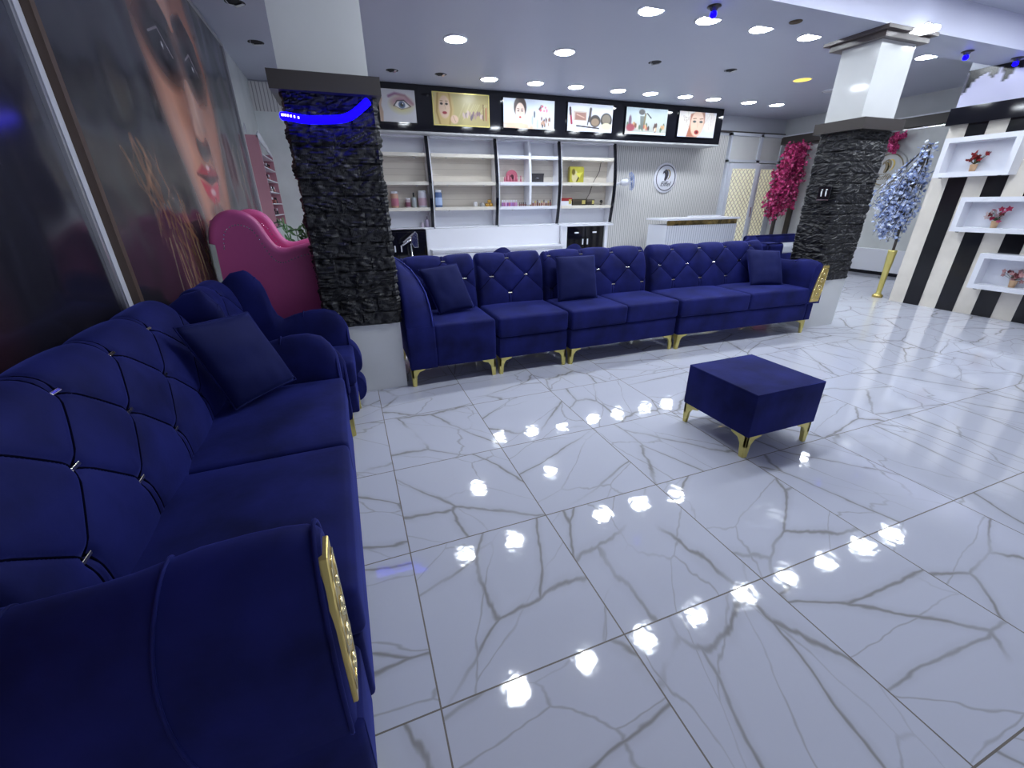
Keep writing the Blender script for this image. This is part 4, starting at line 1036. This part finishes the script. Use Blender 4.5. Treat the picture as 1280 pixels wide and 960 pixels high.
def tufted_back(W_, ztop, d0, depth, rows, x0off, pitch, parent, res=.009, puff=.016, skip=None, mtl=None, cord=.0028, endround=.03, xlo=0.0):
    prof = smoothpoly([(a, b_) for a, b_ in back_prof(ztop, d0, depth)], 3, closed=False)
    P_ = [Vector((0, a, b_)) for a, b_ in prof]
    L_ = [0]
    for i in range(1, len(P_)): L_.append(L_[-1] + (P_[i] - P_[i - 1]).length)
    tot = L_[-1]
    def at(s_):
        s_ = min(max(s_, 0), tot); y = np.interp(s_, L_, [q.y for q in P_]); z = np.interp(s_, L_, [q.z for q in P_])
        y2 = np.interp(min(s_ + .004, tot), L_, [q.y for q in P_]); z2 = np.interp(min(s_ + .004, tot), L_, [q.z for q in P_])
        y1 = np.interp(max(s_ - .004, 0), L_, [q.y for q in P_]); z1 = np.interp(max(s_ - .004, 0), L_, [q.z for q in P_])
        d = Vector((0, y2 - y1, z2 - z1)).normalized(); return Vector((0, y, z)), Vector((0, -d.z, d.y))
    def s_of_z(z):
        for i in range(1, len(P_)):
            if P_[i].z >= z and P_[i - 1].z < z:
                return L_[i - 1] + (z - P_[i - 1].z) / (P_[i].z - P_[i - 1].z) * (L_[i] - L_[i - 1])
        return tot / 2
    S = [s_of_z(z) for z in rows]      # rows top->bottom
    btn = []; segs = []
    for ri, s_ in enumerate(S):
        k3 = -30
        while k3 < 40:
            x = x0off + k3 * pitch + (0 if ri % 2 == 0 else pitch / 2); k3 += 1
            if -.02 * 0 + .03 < x < W_ - .03: btn.append((x, s_, ri))
            if -pitch < x < W_ + pitch and ri + 1 < len(S):
                for sg in (-1, 1): segs.append(((x, s_), (x + sg * pitch / 2, S[ri + 1])))
    s_top = s_of_z(ztop - .012) + .13; 
    for (x, s_, ri) in btn:
        if ri == 0:
            for dx in (-.012, .012): segs.append(((x + dx, s_), (x + dx * 1.2, s_top)))
        if ri == len(S) - 1:
            for dx in (-.012, .012): segs.append(((x + dx, s_), (x + dx * 1.3, .04)))
    # clip segs to width
    nx = max(8, int(W_ / res)); ns = int(min(tot, s_top + .12) / res)
    X = np.linspace(0, W_, nx + 1); Sg = np.concatenate([np.linspace(0, s_top + .05, ns + 1), [tot * .93, tot]])
    XX, SS = np.meshgrid(X, Sg)
    D = np.full(XX.shape, 1.0)
    for (a, c_) in segs:
        dx, dy = c_[0] - a[0], c_[1] - a[1]; L2 = dx * dx + dy * dy; t_ = np.clip(((XX - a[0]) * dx + (SS - a[1]) * dy) / L2, 0, 1)
        D = np.minimum(D, np.hypot(XX - a[0] - t_ * dx, SS - a[1] - t_ * dy))
    DB = np.full(XX.shape, 1.0)
    for (x, s_, ri) in btn: DB = np.minimum(DB, np.hypot(XX - x, SS - s_))
    fade = np.clip((s_top + .05 - SS) / .05, 0, 1)
    disp = puff * (1 - np.exp(-D / .045)) * fade - .014 * np.exp(-(DB / .022) ** 2) - .004 * np.exp(-(D / .007) ** 2) * fade
    ed = np.minimum(XX, W_ - XX); disp = disp - endround * np.clip(1 - ed / .035, 0, 1) ** 2
    def surf(x, s_, extra=0.):
        q, n = at(s_)
        d_ = min([1.] + [math.hypot(x - a[0] - max(0, min(1, ((x - a[0]) * (c_[0] - a[0]) + (s_ - a[1]) * (c_[1] - a[1])) / ((c_[0] - a[0]) ** 2 + (c_[1] - a[1]) ** 2))) * (c_[0] - a[0]), s_ - a[1] - max(0, min(1, ((x - a[0]) * (c_[0] - a[0]) + (s_ - a[1]) * (c_[1] - a[1])) / ((c_[0] - a[0]) ** 2 + (c_[1] - a[1]) ** 2))) * (c_[1] - a[1])) for a, c_ in segs])
        db = min([1.] + [math.hypot(x - bx_, s_ - bs) for bx_, bs, _ in btn])
        e_ = min(x, W_ - x)
        dd = puff * (1 - math.exp(-d_ / .045)) - .014 * math.exp(-(db / .022) ** 2) - .004 * math.exp(-(d_ / .007) ** 2) - endround * max(0, 1 - e_ / .035) ** 2
        return q + n * (dd + extra) + Vector((x, 0, 0))
    bm = BM(); V = []
    for j in range(len(Sg)):
        q, n = at(Sg[j]); V.append([bm.verts.new((X[i], q.y + n.y * disp[j, i], q.z + n.z * disp[j, i])) for i in range(nx + 1)])
    for j in range(len(Sg) - 1):
        for i in range(nx): bm.faces.new((V[j][i], V[j][i + 1], V[j + 1][i + 1], V[j + 1][i]))
    bm.faces.new([V[j][0] for j in range(len(Sg))]); bm.faces.new([V[j][nx] for j in range(len(Sg))]); bm.faces.new(V[0] + V[-1][::-1])
    back = obj('tufted_back', bm, mtl or M_velvet, parent, smooth=True, angle=60)
    cb = BM()
    for (a, c_) in segs:
        L3 = math.hypot(c_[0] - a[0], c_[1] - a[1]); n = max(2, int(L3 / .02)); pts_ = []
        for i in range(n + 1):
            x = a[0] + (c_[0] - a[0]) * i / n; s_ = a[1] + (c_[1] - a[1]) * i / n
            if .004 < x < W_ - .004: pts_.append(surf(x, s_, .0012))
        if len(pts_) > 1: tube(cb, pts_, cord, 5)
    if len(cb.verts): obj('seam_piping', cb, M_cord, back, smooth=True)
    else: cb.free()
    for (x, s_, ri) in btn:
        if skip and skip(x, ri): continue
        q = surf(x, s_, .008); _, n = at(s_)
        b = bx(-.019, .019, -.005, .005, -.005, .005, .002)
        o_ = obj('tuft_bar', b, M_bar, back); yv = n; zv = Vector((1, 0, 0)).cross(yv)
        o_.matrix_local = Matrix.Translation(q) @ Matrix((Vector((1, 0, 0)), yv, zv)).transposed().to_4x4()
    return back
def arm(parent, x, side, wid, D_, htop=.72, zb=.30, backz=.93, wing=True, front=.02, plaque=True, wd=(.40, .46, .52, .58), drop=1., wide=False):
    """sofa arm; inner face at local x, outward along side (+1/-1)"""
    base = [(0, zb), (0, .55), (.008, .67), (.035, .735), (.08, .748), (.125, .715), (.16, .63), (.185, .52), (.203, .41), (.205, zb)]
    base = [(a * wid / .205, b_) for a, b_ in base]; base = [base[0]] + smoothpoly(base, 2, closed=False)[1:-1] + [base[-1]]
    sts = [0, .008, .025, .06, .12, .2, .3, .36, .39, .41, .425, .44, .455, .47, .49, .51, .54, .58, .64, D_ - .02, D_]
    zw = backz if wing else htop - .02
    def htf(d):
        return interp(d, [0, .008, .025, .06, .13, .22, .32, wd[0], wd[1], wd[2], wd[3], wd[3] + .08, D_],
                      [htop - .14 * drop, htop - .11 * drop, htop - .07 * drop, htop - .025 * drop, htop, htop - .005, htop - .03, htop - .05 if wing else htop - .03, htop + .04 * wing - .03, (zw - .085) if wing else zw, zw, zw - .015 * wing, zw - .16 * wing])
    rings = []
    for d in sts:
        h_ = htf(d); k_ = (h_ - zb) / (.745 - zb); ins = {0: .020, .008: .007, .025: 0}.get(d, 0)
        rings.append([(x + side * ((a - wid * .5) * (1 - ins * 2 / wid) + wid * .5), front + d, zb + (z - zb) * k_ * (1 - ins) + ins * .3) for a, z in base])
    a_ = obj('arm', loft(rings), M_velvet, parent, smooth=True, angle=50)
    kf = (htf(.0) - zb) / (.745 - zb)
    ed = [(x + side * a, front + .010, zb + (z - zb) * (kf + .03)) for a, z in base]
    b = BM(); tube(b, ed, .005, 6)
    obj('edge_piping', b, M_velvet, a_, smooth=True)
    b = BM()
    for dd in (.24, .46):
        rg_ = []
        h_ = htf(dd); k_ = (h_ - zb) / (.745 - zb)
        for a, z in base:
            if a > wid * .12 or z > .70: rg_.append((x + side * (a + .0015), front + dd + .035 * math.sin(PI * (z - zb) / (.75 - zb)), zb + (z - zb) * k_ + .0015))
        if len(rg_) > 2: tube(b, rg_, .0035, 6)
    obj('side_seam', b, M_velvet, a_, smooth=True)
    if not plaque: return a_
    kz = (htop - .10 - .345) / (.70 - .345)
    pl0 = [(.095, .345), (.178, .345), (.172, .47), (.155, .60), (.125, .70), (.060, .70), (.068, .58), (.080, .45)]
    if wide: pl0 = [(.035, .335), (.165, .335), (.185, .46), (.195, .60), (.190, .70), (.105, .70), (.075, .60), (.045, .46)]
    pl0 = [(x + side * a * wid / .205, .345 + (z - .345) * (.97 if htop > .72 else .93)) for a, z in pl0]
    b = BM(); prism(b, pl0, front - .010, front + .012, 'y', .003)
    plq = obj('gold_plaque', b, M_gold, a_)
    b = BM(); cz = .52; cx_ = lambda z: x + side * ((.10 + (z - .345) * .13) if wide else (.137 - (z - .345) * .125)) * wid / .205
    for zz, rr_ in ((.41, .017), (.48, .024), (.55, .020), (.61, .012)):
        lathe(b, [(rr_, -.003), (rr_, -.008), (rr_ * .7, -.008), (rr_ * .7, -.003), (rr_, -.003)], cx_(zz), front - .008, zz, 18, axis='y')
        lathe(b, [(rr_ * .35, -.003), (rr_ * .2, -.009), (0, -.009)], cx_(zz), front - .008, zz, 10, axis='y')
    for i in range(len(pl0)):
        p0, p1 = pl0[i], pl0[(i + 1) % len(pl0)]; c0 = (cx_(.52), .52); f = .84
        tube(b, [(c0[0] + (p0[0] - c0[0]) * f, front - .011, c0[1] + (p0[1] - c0[1]) * f), (c0[0] + (p1[0] - c0[0]) * f, front - .011, c0[1] + (p1[1] - c0[1]) * f)], .0025, 5)
    obj('plaque_relief', b, bpy.data.materials.get('bright_gold') or mat('bright_gold', (.9, .76, .40, 1), .2, .9), a_)
    return a_
def pillow(label, c, thick=.13, bulge=.03):
    """c: 4 world corners in order"""
    c = [Vector(q) for q in c]; ctr = sum(c, Vector()) / 4; n = (c[1] - c[0]).cross(c[3] - c[0]).normalized()
    t = thing('throw_pillow', label, 'pillow', ctr)
    bm = BM(); N = 22; G = {}
    for sgn in (1, -1):
        for i in range(N + 1):
            for j in range(N + 1):
                u_, v_ = i / N, j / N; U_, V_ = u_ * 2 - 1, v_ * 2 - 1
                edge = i in (0, N) or j in (0, N)
                if edge and sgn == -1: G[(sgn, i, j)] = G[(1, i, j)]; continue
                pin = 1 - bulge * ((1 - U_ * U_) * abs(V_) ** 3 + (1 - V_ * V_) * abs(U_) ** 3)
                q = c[0].lerp(c[1], u_).lerp(c[3].lerp(c[2], u_), v_); q = ctr + (q - ctr) * pin
                h_ = thick / 2 * (max(0, 1 - U_ ** 2) * max(0, 1 - V_ ** 2)) ** .42
                h_ += .006 * noise.noise(Vector((u_ * 5 + label.__len__(), v_ * 5, sgn))) * (0 if edge else 1)
                G[(sgn, i, j)] = bm.verts.new(q + n * h_ * sgn - ctr)
        for i in range(N):
            for j in range(N):
                bm.faces.new((G[(sgn, i, j)], G[(sgn, i + 1, j)], G[(sgn, i + 1, j + 1)], G[(sgn, i, j + 1)]))
    obj('cover', bm, M_pillow, t, smooth=True)
    ed = [G[(1, i, 0)] for i in range(N + 1)] if False else None
    b = BM(); ring = []
    for i in range(N + 1): ring.append((i / N, 0))
    for i in range(1, N + 1): ring.append((1, i / N))
    for i in range(1, N + 1): ring.append((1 - i / N, 1))
    for i in range(1, N + 1): ring.append((0, 1 - i / N))
    pts_ = []
    for u_, v_ in ring:
        U_, V_ = u_ * 2 - 1, v_ * 2 - 1; pin = 1 - bulge * ((1 - U_ * U_) * abs(V_) ** 3 + (1 - V_ * V_) * abs(U_) ** 3)
        q = c[0].lerp(c[1], u_).lerp(c[3].lerp(c[2], u_), v_); pts_.append(ctr * 0 + (q - ctr) * pin)
    tube(b, pts_, .0035, 5, cap=False); obj('edge_seam', b, M_velvet, t, smooth=True)
    return t
def seat_unit(t, x0, x1, nseat, D_=.50, zf=.14, zsplit=.31, ztop=.47, fr=0.0, split=True):
    b = crown_box(x0 + .003, x1 - .003, fr, .70, zf, zsplit, .012, 0, 3); obj('base_frame', b, M_velvet, t, smooth=True, angle=40)
    w_ = (x1 - x0) / nseat
    for i in range(nseat):
        b = crown_box(x0 + i * w_ + .002, x0 + (i + 1) * w_ - .002, fr - .012, D_ + .03, zsplit + .002, ztop, .022, .012, 4)
        obj('seat_cushion', b, M_velvet, t, smooth=True, angle=40)

# ---- right-hand modular sofa (row along the columns), modules are things
G2 = 'modules of the long navy velvet sofa'
YS = 2.97
# corner module
t = thing('sofa_module', 'navy corner sofa module with a swept left wing beside the stone column', 'sofa', (.30, YS, 0), group=G2)
b = crown_box(.01, .67, .02, .70, .14, .31, .012, 0, 3); obj('base_frame', b, M_velvet, t, smooth=True, angle=40)
b = crown_box(.20, .677, -.014, .53, .142, .47, .022, .010, 4); obj('seat_cushion', b, M_velvet, t, smooth=True, angle=40)
tufted_back(.68, .885, .48, .22, (.85, .705, .56), .42, .33, t)
b = BM(); rings = []
for (y, z1_, xr) in ((-.012, .47, .205), (.0, .52, .205), (.03, .61, .20), (.10, .70, .19), (.20, .775, .165), (.32, .84, .13), (.46, .885, .08), (.62, .90, .05), (.70, .88, .04)):
    w1 = xr
    rings.append([(0.0, y, .30), (0.0, y, z1_ - .03), (.012, y, z1_ - .006), (.03, y, z1_), (w1 - .02, y, z1_ - .012), (w1, y, z1_ - .04), (w1, y, .30)])
wg = obj('wing_arm', loft(rings), M_velvet, t, smooth=True, angle=50)
b = BM(); tube(b, [(rg_[4][0] + .006, rg_[4][1] - .002, rg_[4][2] + .004) for rg_ in rings[:-1]] , .006, 6); obj('edge_piping', b, velvet('light_piping', (.03, .04, .25, 1), (.2, .25, .9, 1), .1), wg, smooth=True)
obj('front_panel', crown_box(0.0, .205, -.014, .05, .142, .47, .008, 0, 2), M_velvet, t, smooth=True, angle=40)
leg(1, 1, .005, .01, .14, t); leg(-1, 1, .675, .01, .14, t); leg(1, -1, .005, .69, .14, t); leg(-1, -1, .675, .69, .14, t)
# single module
t = thing('sofa_module', 'narrow single-seat navy sofa module next to the corner module', 'sofa', (1.00, YS - .005, 0), group=G2)
seat_unit(t, 0, .61, 1); tufted_back(.61, .885, .48, .22, (.85, .705, .56), .285, .32, t)
leg(1, 1, .005, .01, .14, t); leg(-1, 1, .605, .01, .14, t); leg(1, -1, .005, .69, .14, t); leg(-1, -1, .605, .69, .14, t)
# two-seat module
t = thing('sofa_module', 'armless two-seat navy sofa module in the middle of the long sofa', 'sofa', (1.63, YS - .02, 0), group=G2)
seat_unit(t, 0, 1.095, 2); tufted_back(1.095, .885, .48, .22, (.85, .705, .56), .385, .33, t)
leg(1, 1, .005, .01, .14, t); leg(-1, 1, 1.09, .01, .14, t); leg(1, -1, .005, .69, .14, t); leg(-1, -1, 1.09, .69, .14, t)
# two-seat module with arm
t = thing('sofa_module', 'two-seat navy sofa module with gold-plaqued arm at the right column', 'sofa', (2.745, YS - .04, 0), -.045, group=G2)
seat_unit(t, 0, 1.56, 2); tufted_back(1.42, .885, .48, .22, (.85, .705, .56), .265, .33, t)
obj('back_rail', crown_box(1.42, 1.66, .50, .70, .14, .86, .04, 0, 4), M_velvet, t, smooth=True, angle=40)
arm(t, 1.51, 1, .185, .60, .74, .31, .80, wing=False, front=-.015, wide=True, drop=.3)
leg(1, 1, .005, .01, .14, t); leg(-1, 1, 1.60, .01, .14, t); leg(1, -1, .005, .69, .14, t); leg(-1, -1, 1.60, .69, .14, t)
obj('arm_base', crown_box(1.555, 1.64, .0, .70, .14, .312, .012, 0, 3), M_velvet, t, smooth=True, angle=40)

# ---- left sofa (facing +x)
t = thing('sofa', 'large navy tufted velvet sofa in the left foreground against the posters', 'sofa', (-.112, .78, 0), PI / 2 + .018)
# local x -> +y world ; local y -> -x world
seat_unit(t, 0.0, 1.42, 2, D_=.54, zf=.06, zsplit=.30, ztop=.46)
tufted_back(1.42, .925, .50, .27, (.875, .735, .585), .50, .305, t, res=.007, puff=.010, cord=.0030, endround=.02)
arm(t, .0, -1, .205, .78, .735, .30, .93, wing=False, front=.022, drop=.15)
arm(t, 1.42, 1, .15, .78, .70, .30, .945, wing=True, front=.0, plaque=False, wd=(.38, .425, .45, .51))
obj('arm_base', crown_box(-.195, -.002, .01, .76, .06, .302, .02, 0, 3), M_velvet, t, smooth=True, angle=40)
obj('arm_base', crown_box(1.422, 1.56, .01, .76, .06, .302, .02, 0, 3), M_velvet, t, smooth=True, angle=40)
for (sx, sy, x, y) in ((1, 1, -.17, .04), (-1, 1, 1.54, .04), (1, -1, -.17, .74), (-1, -1, 1.54, .74)): leg(sx, sy, x, y, .062, t)

# ---- navy armchair between left sofa and column
t = thing('armchair', 'navy velvet armchair with rounded wings between the big sofa and pink chair', 'armchair', (-.085, 2.44, 0), PI / 2 - .01)
seat_unit(t, 0.0, .36, 1, D_=.52, zf=.12, zsplit=.30, ztop=.45)
tufted_back(.36, .91, .50, .25, (.86, .72, .58), .18, .30, t, puff=.010)
arm(t, .36, 1, .14, .74, .69, .28, .95, wing=True, front=.0, plaque=False, wd=(.37, .405, .43, .50))
arm(t, .0, -1, .08, .74, .60, .28, .86, wing=True, front=.03, plaque=False)
b = BM(); xx = .44
prof = smoothpoly([(.02, .47), (-.03, .42), (-.055, .34), (-.05, .27), (-.015, .235), (-.01, .22), (-.045, .19), (-.06, .12), (-.035, .05), (.03, .02), (.10, .04), (.10, .47)], 2)
prism(b, prof, xx - .075, xx + .055, 'x', .01)
obj('scroll_front', b, M_velvet, t, smooth=True, angle=40)
obj('arm_base', crown_box(.362, .49, .04, .72, .12, .29, .02, 0, 3), M_velvet, t, smooth=True, angle=40)
obj('arm_base', crown_box(-.09, -.002, .04, .72, .12, .29, .02, 0, 3), M_velvet, t, smooth=True, angle=40)
for (sx, sy, x, y) in ((1, 1, -.07, .04), (-1, 1, .34, .0), (1, -1, -.07, .70), (-1, -1, .47, .70)): leg(sx, sy, x, y, .12, t)

# pillows
pillow('navy throw pillow leaning in the far corner of the left foreground sofa', [(-.555, 1.90, .485), (-.34, 2.14, .50), (-.47, 2.14, .85), (-.66, 1.86, .87)], .13)
pillow('tilted navy throw pillow on the corner module by the left column', [(.60, 3.22, .475), (.90, 3.27, .50), (.80, 3.40, .845), (.48, 3.36, .82)], .12)
pillow('upright navy throw pillow on the middle two-seat module', [(1.67, 3.28, .475), (2.07, 3.28, .475), (2.085, 3.40, .85), (1.69, 3.40, .855)], .12)
pillow('navy throw pillow leaning on the right sofa arm by the column', [(3.83, 3.18, .48), (4.17, 3.08, .47), (4.22, 3.24, .80), (3.88, 3.36, .82)], .12)

# ---- ottoman
t = thing('ottoman', 'square navy velvet ottoman on gold legs alone on the marble floor', 'ottoman', (1.825, 1.325, 0))
b = BM(); bmesh.ops.create_cube(b, size=1)
for v in b.verts: v.co = Vector((.25 + v.co.x * .50, .245 + v.co.y * .48, .255 + v.co.z * .25))
bmesh.ops.bevel(b, geom=b.edges[:], offset=.006, segments=3, profile=.5, affect='EDGES')
obj('upholstered_box', b, M_velvet, t, smooth=True, angle=30)
b = BM(); tube(b, [(.004, .008, .377), (.496, .008, .377), (.496, .482, .377), (.004, .482, .377), (.004, .008, .377)], .003, 6); obj('edge_piping', b, M_velvet, t)
for (sx, sy, x, y) in ((1, 1, .006, .012), (-1, 1, .494, .012), (1, -1, .006, .478), (-1, -1, .494, .478)): leg(sx, sy, x, y, .13, t)

# ================================================================== PINK WING CHAIR (facing +x)
def pink_chair():
    t = thing('wing_chair', 'tall magenta pink wing chair with silver studs behind the navy armchair', 'armchair', (-.88, 3.42, 0))
    side = [(.0, .14), (.05, 1.05), (.08, 1.17), (.16, 1.225), (.24, 1.215), (.29, 1.17), (.33, 1.06), (.38, .985), (.46, .96), (.56, .985), (.66, 1.0), (.74, .98), (.78, .90), (.78, .14)]
    sm = [side[0]] + smoothpoly(side[1:-1], 2, closed=False) + [side[-1]]
    for (ya, yb, nm) in ((0, .09, 'near'), (.58, .67, 'far')):
        b = BM(); prism(b, sm, ya, yb, 'y', .0); sd = obj('side_wing', b, M_pink, t)
        b = BM(); tube(b, [(q[0], (ya + yb) / 2, q[1]) for q in sm[1:-1]], .046, 12); obj('rolled_edge', b, M_pink, sd, smooth=True)
        b = BM()
        for i in range(2, len(sm) - 3):
            for f in (0,):
                q = (sm[i][0] * (1 - f) + sm[i + 1][0] * f, sm[i][1] * (1 - f) + sm[i + 1][1] * f); cxp, czp = .38, .80; d = Vector((cxp - q[0], 0, czp - q[1])).normalized() * .055
                lathe(b, [(.0065, .001), (.005, -.004), (0, -.006)], q[0] + d.x, ya - .0 if ya == 0 else ya, q[1] + d.z, 7, axis='y')
        obj('nail_studs', b, M_chrome, sd, smooth=True)
    obj('back', crown_box(.02, .16, .08, .60, .16, 1.20, .04, 0, 4), M_pink, t, smooth=True, angle=40)
    obj('seat_cushion', crown_box(.14, .78, .095, .575, .34, .50, .04, .015, 4), M_pink, t, smooth=True, angle=40)
    obj('front_panel', crown_box(.10, .77, .09, .58, .14, .335, .01, 0, 2), M_pink, t, smooth=True, angle=40)
    for (x, y) in ((.04, .04), (.72, .04), (.04, .62), (.72, .62)):
        b = BM(); lathe(b, [(.016, 0), (.024, .14)], x, y, 0, 10); obj('leg', b, M_black, t, smooth=True)
pink_chair()

# ---- pink wall display
t = thing('wall_display_shelf', 'pink wall cabinet with white shelves of nail products on the left wall', 'wall shelf', (XL, 6.30, 1.03))
H_ = 1.02; Wd = 1.0; Dp = .13
obj('side_board', bx(0, Dp, 0, .02, 0, H_), M_pinkcab, t); obj('side_board', bx(0, Dp, Wd - .02, Wd, 0, H_ - .12), M_pinkcab, t)
obj('back_board', bx(0, .012, .02, Wd - .02, 0, H_), M_pinkcab, t)
b = BM(); prism(b, [(0, H_), (.15, H_ + .06), (.3, H_ + .03), (Wd * .5, H_ + .0), (Wd, H_ - .12), (Wd, H_ - .15), (0, H_ - .03)], Dp - .015, Dp, 'x'); obj('scalloped_top', b, M_white, t)
for i in range(7):
    obj('shelf', bx(0.012, Dp + .004, .02, Wd - .02, .0 + i * .137, .012 + i * .137), M_white, t)
b = BM(); lathe(b, [(0, 0), (.05, .0), (.05, .006), (0, .006)], 0, .1, H_ + .08, 12, axis='x'); obj('crest', b, M_white, t)
rg = random.Random(5); cc = [(160, 60, 70), (70, 40, 50), (190, 120, 110), (60, 50, 60), (210, 200, 200), (120, 60, 60)]
GV = 'nail polish bottles on the pink wall cabinet'
for i in range(1, 7):
    for j in range(7):
        if rg.random() < .25: continue
        vial('nail polish on the %s shelf of the pink cabinet, place %s from the camera' % (ordn[i - 1] + ' lowest' if i > 1 else 'lowest', ordn[j]), XL + .085, 6.36 + j * .125 + rg.uniform(-.02, .02), 1.03 + .012 + (i - 1) * .137, .075, rg.choice(cc), rg.choice([M_black, M_white]), GV)

# ---- plant behind pink chair
t = thing('potted_fern', 'green leafy plant behind the pink chair by the left column', 'plant', (-.42, 4.55, 0))
b = BM(); lathe(b, [(.10, 0), (.15, .05), (.17, .48), (.15, .50)], sides=20); obj('pot', b, M_white, t, smooth=True)
b = BM(); lf = BM(); rg = random.Random(11)
for k3 in range(26):
    a = rg.uniform(0, 2 * PI); L_ = rg.uniform(.15, .30); top = Vector((math.cos(a) * L_ * .65, math.sin(a) * L_ * .65, .72 + rg.uniform(.0, .46)))
    pts_ = [Vector((0, 0, .48)), Vector((top.x * .3, top.y * .3, .70)), Vector((top.x * .75, top.y * .75, top.z + .02)), top]; pts_ = [Vector(q) for q in smoothpoly([tuple(q) for q in pts_], 2, closed=False)]
    tube(b, pts_, .004, 5)
    for i in range(4, len(pts_) - 1):
        d = (pts_[i + 1] - pts_[i]).normalized(); s_ = d.cross(Vector((0, 0, 1)))
        s_ = s_.normalized() if s_.length > .01 else Vector((1, 0, 0))
        for sg in (-1, 1):
            q = pts_[i]; tip = q + s_ * sg * .075 + d * .05 + Vector((0, 0, .01)); m1 = (q + tip) / 2
            v4 = [lf.verts.new(q), lf.verts.new(m1 + d * .018), lf.verts.new(tip), lf.verts.new(m1 - d * .018)]; lf.faces.new(v4)
obj('stems', b, M_leaf, t); o_ = obj('leaves', lf, mat('fern', (.06, .17, .05, 1), .45), t); o_['kind'] = 'stuff'

# ---- round-backed stools behind the long sofa
def tub(x, y, label, rz=0.):
    t = thing('salon_stool', label, 'stool', (x, y, 0), rz, group='round-backed blue salon stools')
    b = BM(); lathe(b, [(.0, .46), (.19, .46), (.21, .48), (.21, .53), (.19, .56), (0, .57)], sides=28); obj('seat', b, M_velvet, t, smooth=True)
    b = BM(); rings = []
    for a in np.linspace(-1.0, 1.0, 19):
        rr_ = .215; c_, s_ = math.sin(a), -math.cos(a); ztop = .60 + .24 * math.cos(a * 1.35) if abs(a * 1.35) < PI / 2 else .60
        rings.append([(c_ * (rr_ - .02), s_ * (rr_ - .02), .52), (c_ * (rr_ + .02), s_ * (rr_ + .02), .52), (c_ * (rr_ + .02), s_ * (rr_ + .02), ztop - .02), (c_ * rr_, s_ * rr_, ztop), (c_ * (rr_ - .02), s_ * (rr_ - .02), ztop - .02)])
    obj('backrest', loft(rings), M_velvet, t, smooth=True, angle=50)
    b = BM(); lathe(b, [(.02, .03), (.02, .46)], sides=12); obj('post', b, M_gold, t, smooth=True)
    b = BM(); lathe(b, [(.19, 0), (.19, .012), (.03, .03), (0, .03)], sides=24); obj('foot_plate', b, M_gold, t, smooth=True)
    return t
s1 = tub(1.60, 4.75, 'blue round stool back peeking above the single-seat module')
dup(s1, (2.50, 4.75, 0), 0, 'blue round stool back peeking above the middle two-seat module', 'round-backed blue salon stools')
dup(s1, (5.28, 4.72, 0), 0, 'blue round stool back peeking above the right end of the long sofa', 'round-backed blue salon stools')
# ---- far blue bench sofa with white pillow beyond the column
t = thing('waiting_sofa', 'blue waiting sofa with pale seat far behind near the pink tree', 'sofa', (6.75, 5.35, 0))
obj('backrest', crown_box(.0, 1.5, .45, .62, .14, .70, .05, .0, 4), M_velvet, t, smooth=True, angle=40)
obj('seat', crown_box(-.02, 1.5, -.05, .45, .12, .44, .03, .01, 4), M_velvet, t, smooth=True, angle=40)
obj('pale_seat_pad', crown_box(-.0, 1.5, -.04, .40, .44, .56, .03, .02, 4), mat('pale_pad', (.50, .52, .58, 1), .6), t, smooth=True, angle=40)
for x in (.03, 1.47):
    for y in (.0, .58):
        b = BM(); box(b, x - .015, x + .015, y - .015, y + .015, 0, .14); obj('leg', b, M_goldleg, t)
